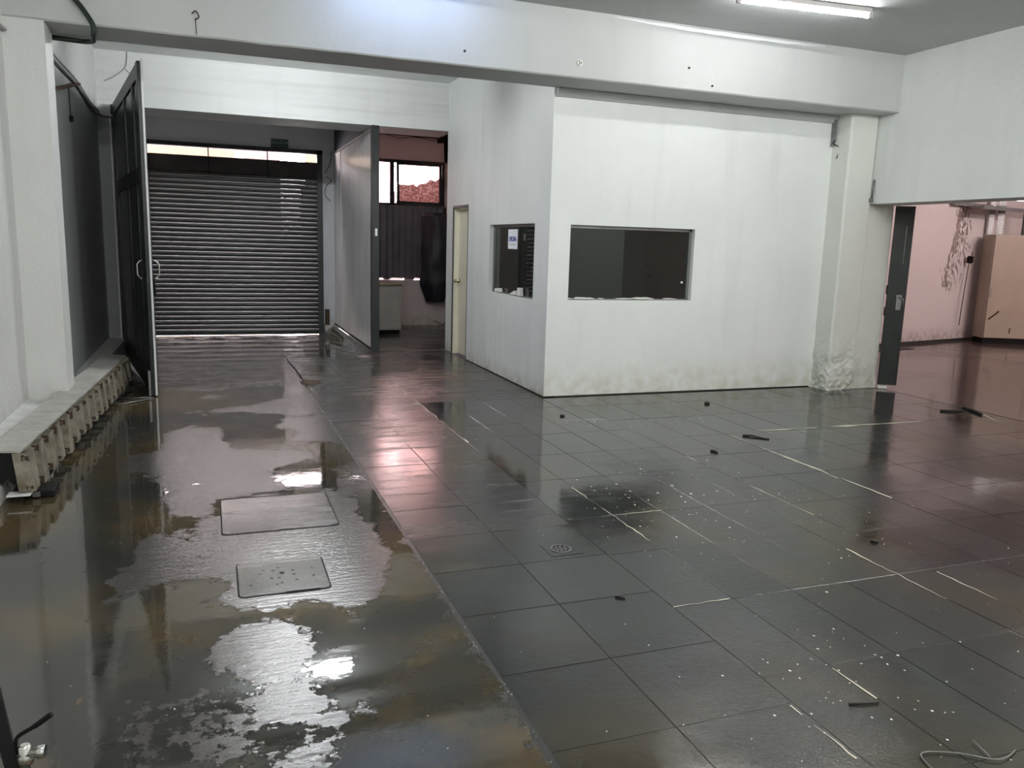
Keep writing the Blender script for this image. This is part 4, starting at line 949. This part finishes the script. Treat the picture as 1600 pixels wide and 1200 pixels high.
def flake(b, x, y, s, h=0.0015):
    n = rnd.randint(4, 6); i = len(b.v); z = fz(x, y)
    if x < 0.75 and 3.3 < y < 5.1: return
    for k in range(n):
        a = 2*math.pi*k/n; r = s*rnd.uniform(0.5, 1.2); b.v.append((x+r*math.cos(a), y+r*math.sin(a)*1.2, z+0.0012))
    b.v.append((x, y, z+h+0.0015))
    for k in range(n): b.f.append((i+k, i+(k+1) % n, i+n)); b.sm.append(False)
b = MB()
for k in range(120): flake(b, rnd.gauss(2.55, 0.45), rnd.gauss(4.35, 0.65), 0.0015+0.010*rnd.random()**3)
for k in range(90): flake(b, rnd.gauss(3.3, 0.5), rnd.gauss(3.9, 0.7), rnd.uniform(0.0015, 0.005))
for k in range(170): flake(b, rnd.uniform(1.0, 6.0), rnd.uniform(1.7, 6.8), rnd.uniform(0.001, 0.0035))
for k in range(60): flake(b, rnd.gauss(2.25, 0.3), rnd.gauss(2.1, 0.25), rnd.uniform(0.002, 0.006))
for k in range(40): flake(b, rnd.gauss(3.7, 0.4), rnd.gauss(6.3, 0.15), rnd.uniform(0.003, 0.007))
for k in range(40): flake(b, rnd.uniform(-1.0, 0.8), rnd.uniform(2.0, 6), rnd.uniform(0.0015, 0.004))
tag(b.build('paint_flakes', 'plaster_bits'), 'white paint flakes scattered over the wet tiles', 'flakes', kind='stuff')
# lime streaks in the joints
def streak(b, p, q, wd, seed, gap=0.35):
    n = int(Vector((q[0]-p[0], q[1]-p[1])).length/0.03); r = random.Random(seed); d = Vector((q[0]-p[0], q[1]-p[1])).normalized(); nn = Vector((-d.y, d.x)); on = True; prev = None
    for k in range(n+1):
        s = k/n; c = Vector((p[0]+(q[0]-p[0])*s, p[1]+(q[1]-p[1])*s))+nn*0.012*mnoise.noise(Vector((s*14, seed, 0)))
        v = mnoise.noise(Vector((s*n*0.13, seed*3.1, 0)))
        ww = wd*max(0.0, v+gap)
        i = len(b.v); b.v += [(c.x+nn.x*ww, c.y+nn.y*ww, 0.0018), (c.x-nn.x*ww, c.y-nn.y*ww, 0.0018)]
        if prev is not None and ww > 0.0008: b.f.append((prev, prev+1, i+1, i)); b.sm.append(False)
        prev = i
b = MB()
streak(b, (4.10, 5.62), (4.09, 3.84), 0.016, 1); streak(b, (4.10, 5.62), (4.07, 4.3), 0.010, 9, 0.2); streak(b, (4.12, 5.70), (6.3, 5.66), 0.028, 2); streak(b, (4.5, 5.62), (5.6, 5.45), 0.012, 3, 0.1)
streak(b, (3.345, 5.1), (3.345, 3.7), 0.006, 4); streak(b, (3.13, 3.2), (3.12, 2.1), 0.006, 5, 0.5); streak(b, (3.35, 2.82), (3.35, 2.3), 0.006, 6, 0.5)
streak(b, (1.86, 8.55), (1.865, 5.9), 0.012, 7, 0.25); streak(b, (2.165, 4.6), (2.17, 3.6), 0.005, 8, 0.3); streak(b, (1.84, 2.06), (1.84, 1.75), 0.006, 10, 0.5)
streak(b, (1.86, 2.856), (2.15, 2.856), 0.008, 11, 0.4); streak(b, (2.165, 2.22), (2.165, 2.0), 0.006, 12, 0.6)
streak(b, (1.88, 4.027), (2.5, 4.03), 0.006, 13, 0.3); streak(b, (7.2, 5.75), (6.9, 5.2), 0.02, 14, 0.3)
tag(b.build('lime_streaks', 'lime'), 'pale lime streaks along the tile joints', 'streaks', kind='stuff')
def twig(name, label, pts, r, m='wood', cat='twig'):
    b = MB(); rr = [r*(1-0.5*k/len(pts)) for k in range(len(pts))]; b.tube(pts, rr, 6); tag(b.build(name, m), label, cat)
twig('twig', 'black curved twig on tiles by the pale joint corner', [(4.19, 5.56, 0.006), (4.25, 5.52, 0.012), (4.30, 5.43, 0.006), (4.34, 5.40, 0.006)], 0.010)
twig('twig', 'dark stick lying across the right doorway threshold', [(7.30, 6.07, 0.012), (7.24, 5.92, 0.016), (7.16, 5.74, 0.012)], 0.018)
twig('twig', 'short dark stick left of the threshold stick', [(6.90, 6.0, 0.01), (7.03, 5.93, 0.012), (7.12, 5.93, 0.01)], 0.012)
twig('bark_chip', 'small black chip on near tiles left of lamp glare', [(1.66, 3.02, 0.004), (1.68, 3.005, 0.007), (1.695, 2.99, 0.003)], 0.006, cat='chip')
twig('pebble', 'dark pebble on the tiles in front of wide window', [(4.69, 6.88, 0.006), (4.71, 6.86, 0.012), (4.73, 6.85, 0.005)], 0.016, cat='pebble')
twig('pebble', 'dark crumb on the tiles left of pale joint corner', [(3.62, 5.18, 0.006), (3.63, 5.15, 0.010), (3.64, 5.12, 0.005)], 0.011, cat='pebble')
twig('pebble', 'shiny black pebble on the right joint towards pink room', [(3.34, 3.25, 0.006), (3.355, 3.23, 0.010), (3.37, 3.22, 0.005)], 0.010, cat='pebble')
twig('pebble', 'dark pebble on floor below the office side wall', [(2.98, 8.64-2.0, 0.005), (3.0, 6.64, 0.01), (3.02, 6.63, 0.005)], 0.013, cat='pebble')
twig('wet_stick', 'thin wet stick across a joint at lower right', [(2.04, 2.0, 0.004), (2.09, 1.985, 0.006), (2.15, 1.975, 0.004)], 0.005)
b = MB(); b.tube(curve([(2.02, 1.60, 0.004), (2.05, 1.70, 0.006), (2.16, 1.67, 0.006), (2.26, 1.60, 0.008), (2.36, 1.62, 0.006)]), 0.0024, 6); b.tube([(2.25, 1.62, 0.006), (2.27, 1.70, 0.008)], 0.002, 6)
tag(b.build('bent_wire', 'zinc'), 'bent wet wire on tiles at lower right corner', 'wire')
# brown leaf patch by the crack
b = MB(); pl = [(1.0+0.11*math.cos(a)*(1+0.3*mnoise.noise(Vector((a, 1, 0)))), 8.85+0.16*math.sin(a)*(1+0.3*mnoise.noise(Vector((a, 5, 0))))) for a in [i*math.pi/9 for i in range(18)]]
b.prism(pl, 2, 0.0012, 0.005); tag(b.build('wet_cardboard', 'rust'), 'brown wet cardboard scrap at far end of the crack', 'scrap')

# ================================================================== FOREGROUND LEFT: post and ball valve
b = MB(); b.box(-0.018, 0.018, -0.010, 0.010, 0.0, 1.55, Matrix.Translation((-0.540, 2.35, 0)) @ Matrix.Rotation(math.radians(-7.5), 4, 'Y') @ Matrix.Rotation(math.radians(8), 4, 'Z'), 0.002)
tag(b.build('leaning_post', 'black_steel'), 'black leaning steel post cut by the lower left corner', 'post')
t = thing('ball_valve', 'nickel ball valve with black lever on green hose', 'valve', loc=(-0.52, 2.28, 0))
vx, vy, vz = -0.515, 2.33, 0.13
b = MB(); b.tube([(vx, vy, 0.0), (vx-0.002, vy, vz-0.085), (vx-0.004, vy, vz-0.06)], [0.019, 0.019, 0.017], 12); o = adopt(b.build('hose', 'hose'), t); o['label'] = 'green hose end'
b = MB(); b.tube([(vx-0.004, vy, vz-0.065), (vx-0.003, vy, vz-0.02), (vx, vy, vz-0.018), (vx, vy, vz+0.0), (vx, vy, vz+0.006), (vx, vy, vz+0.03), (vx, vy, vz+0.034)], [0.014, 0.014, 0.02, 0.02, 0.016, 0.016, 0.01], 12)
b.tube([(vx-0.01, vy, vz+0.008), (vx+0.03, vy-0.004, vz+0.008), (vx+0.032, vy-0.004, vz+0.008), (vx+0.05, vy-0.006, vz+0.008)], [0.014, 0.014, 0.019, 0.019], 8)
adopt(b.build('valve_body', 'chrome'), t)
b = MB(); b.tube(curve([(vx-0.018, vy, vz+0.008), (vx-0.020, vy, vz+0.04), (vx-0.012, vy, vz+0.062), (vx+0.03, vy, vz+0.085), (vx+0.07, vy, vz+0.112)], 5), [0.004]*5+[0.005]*5+[0.006]*5+[0.008]*6, 8)
o = adopt(b.build('lever', 'black'), t); o['label'] = 'black lever'
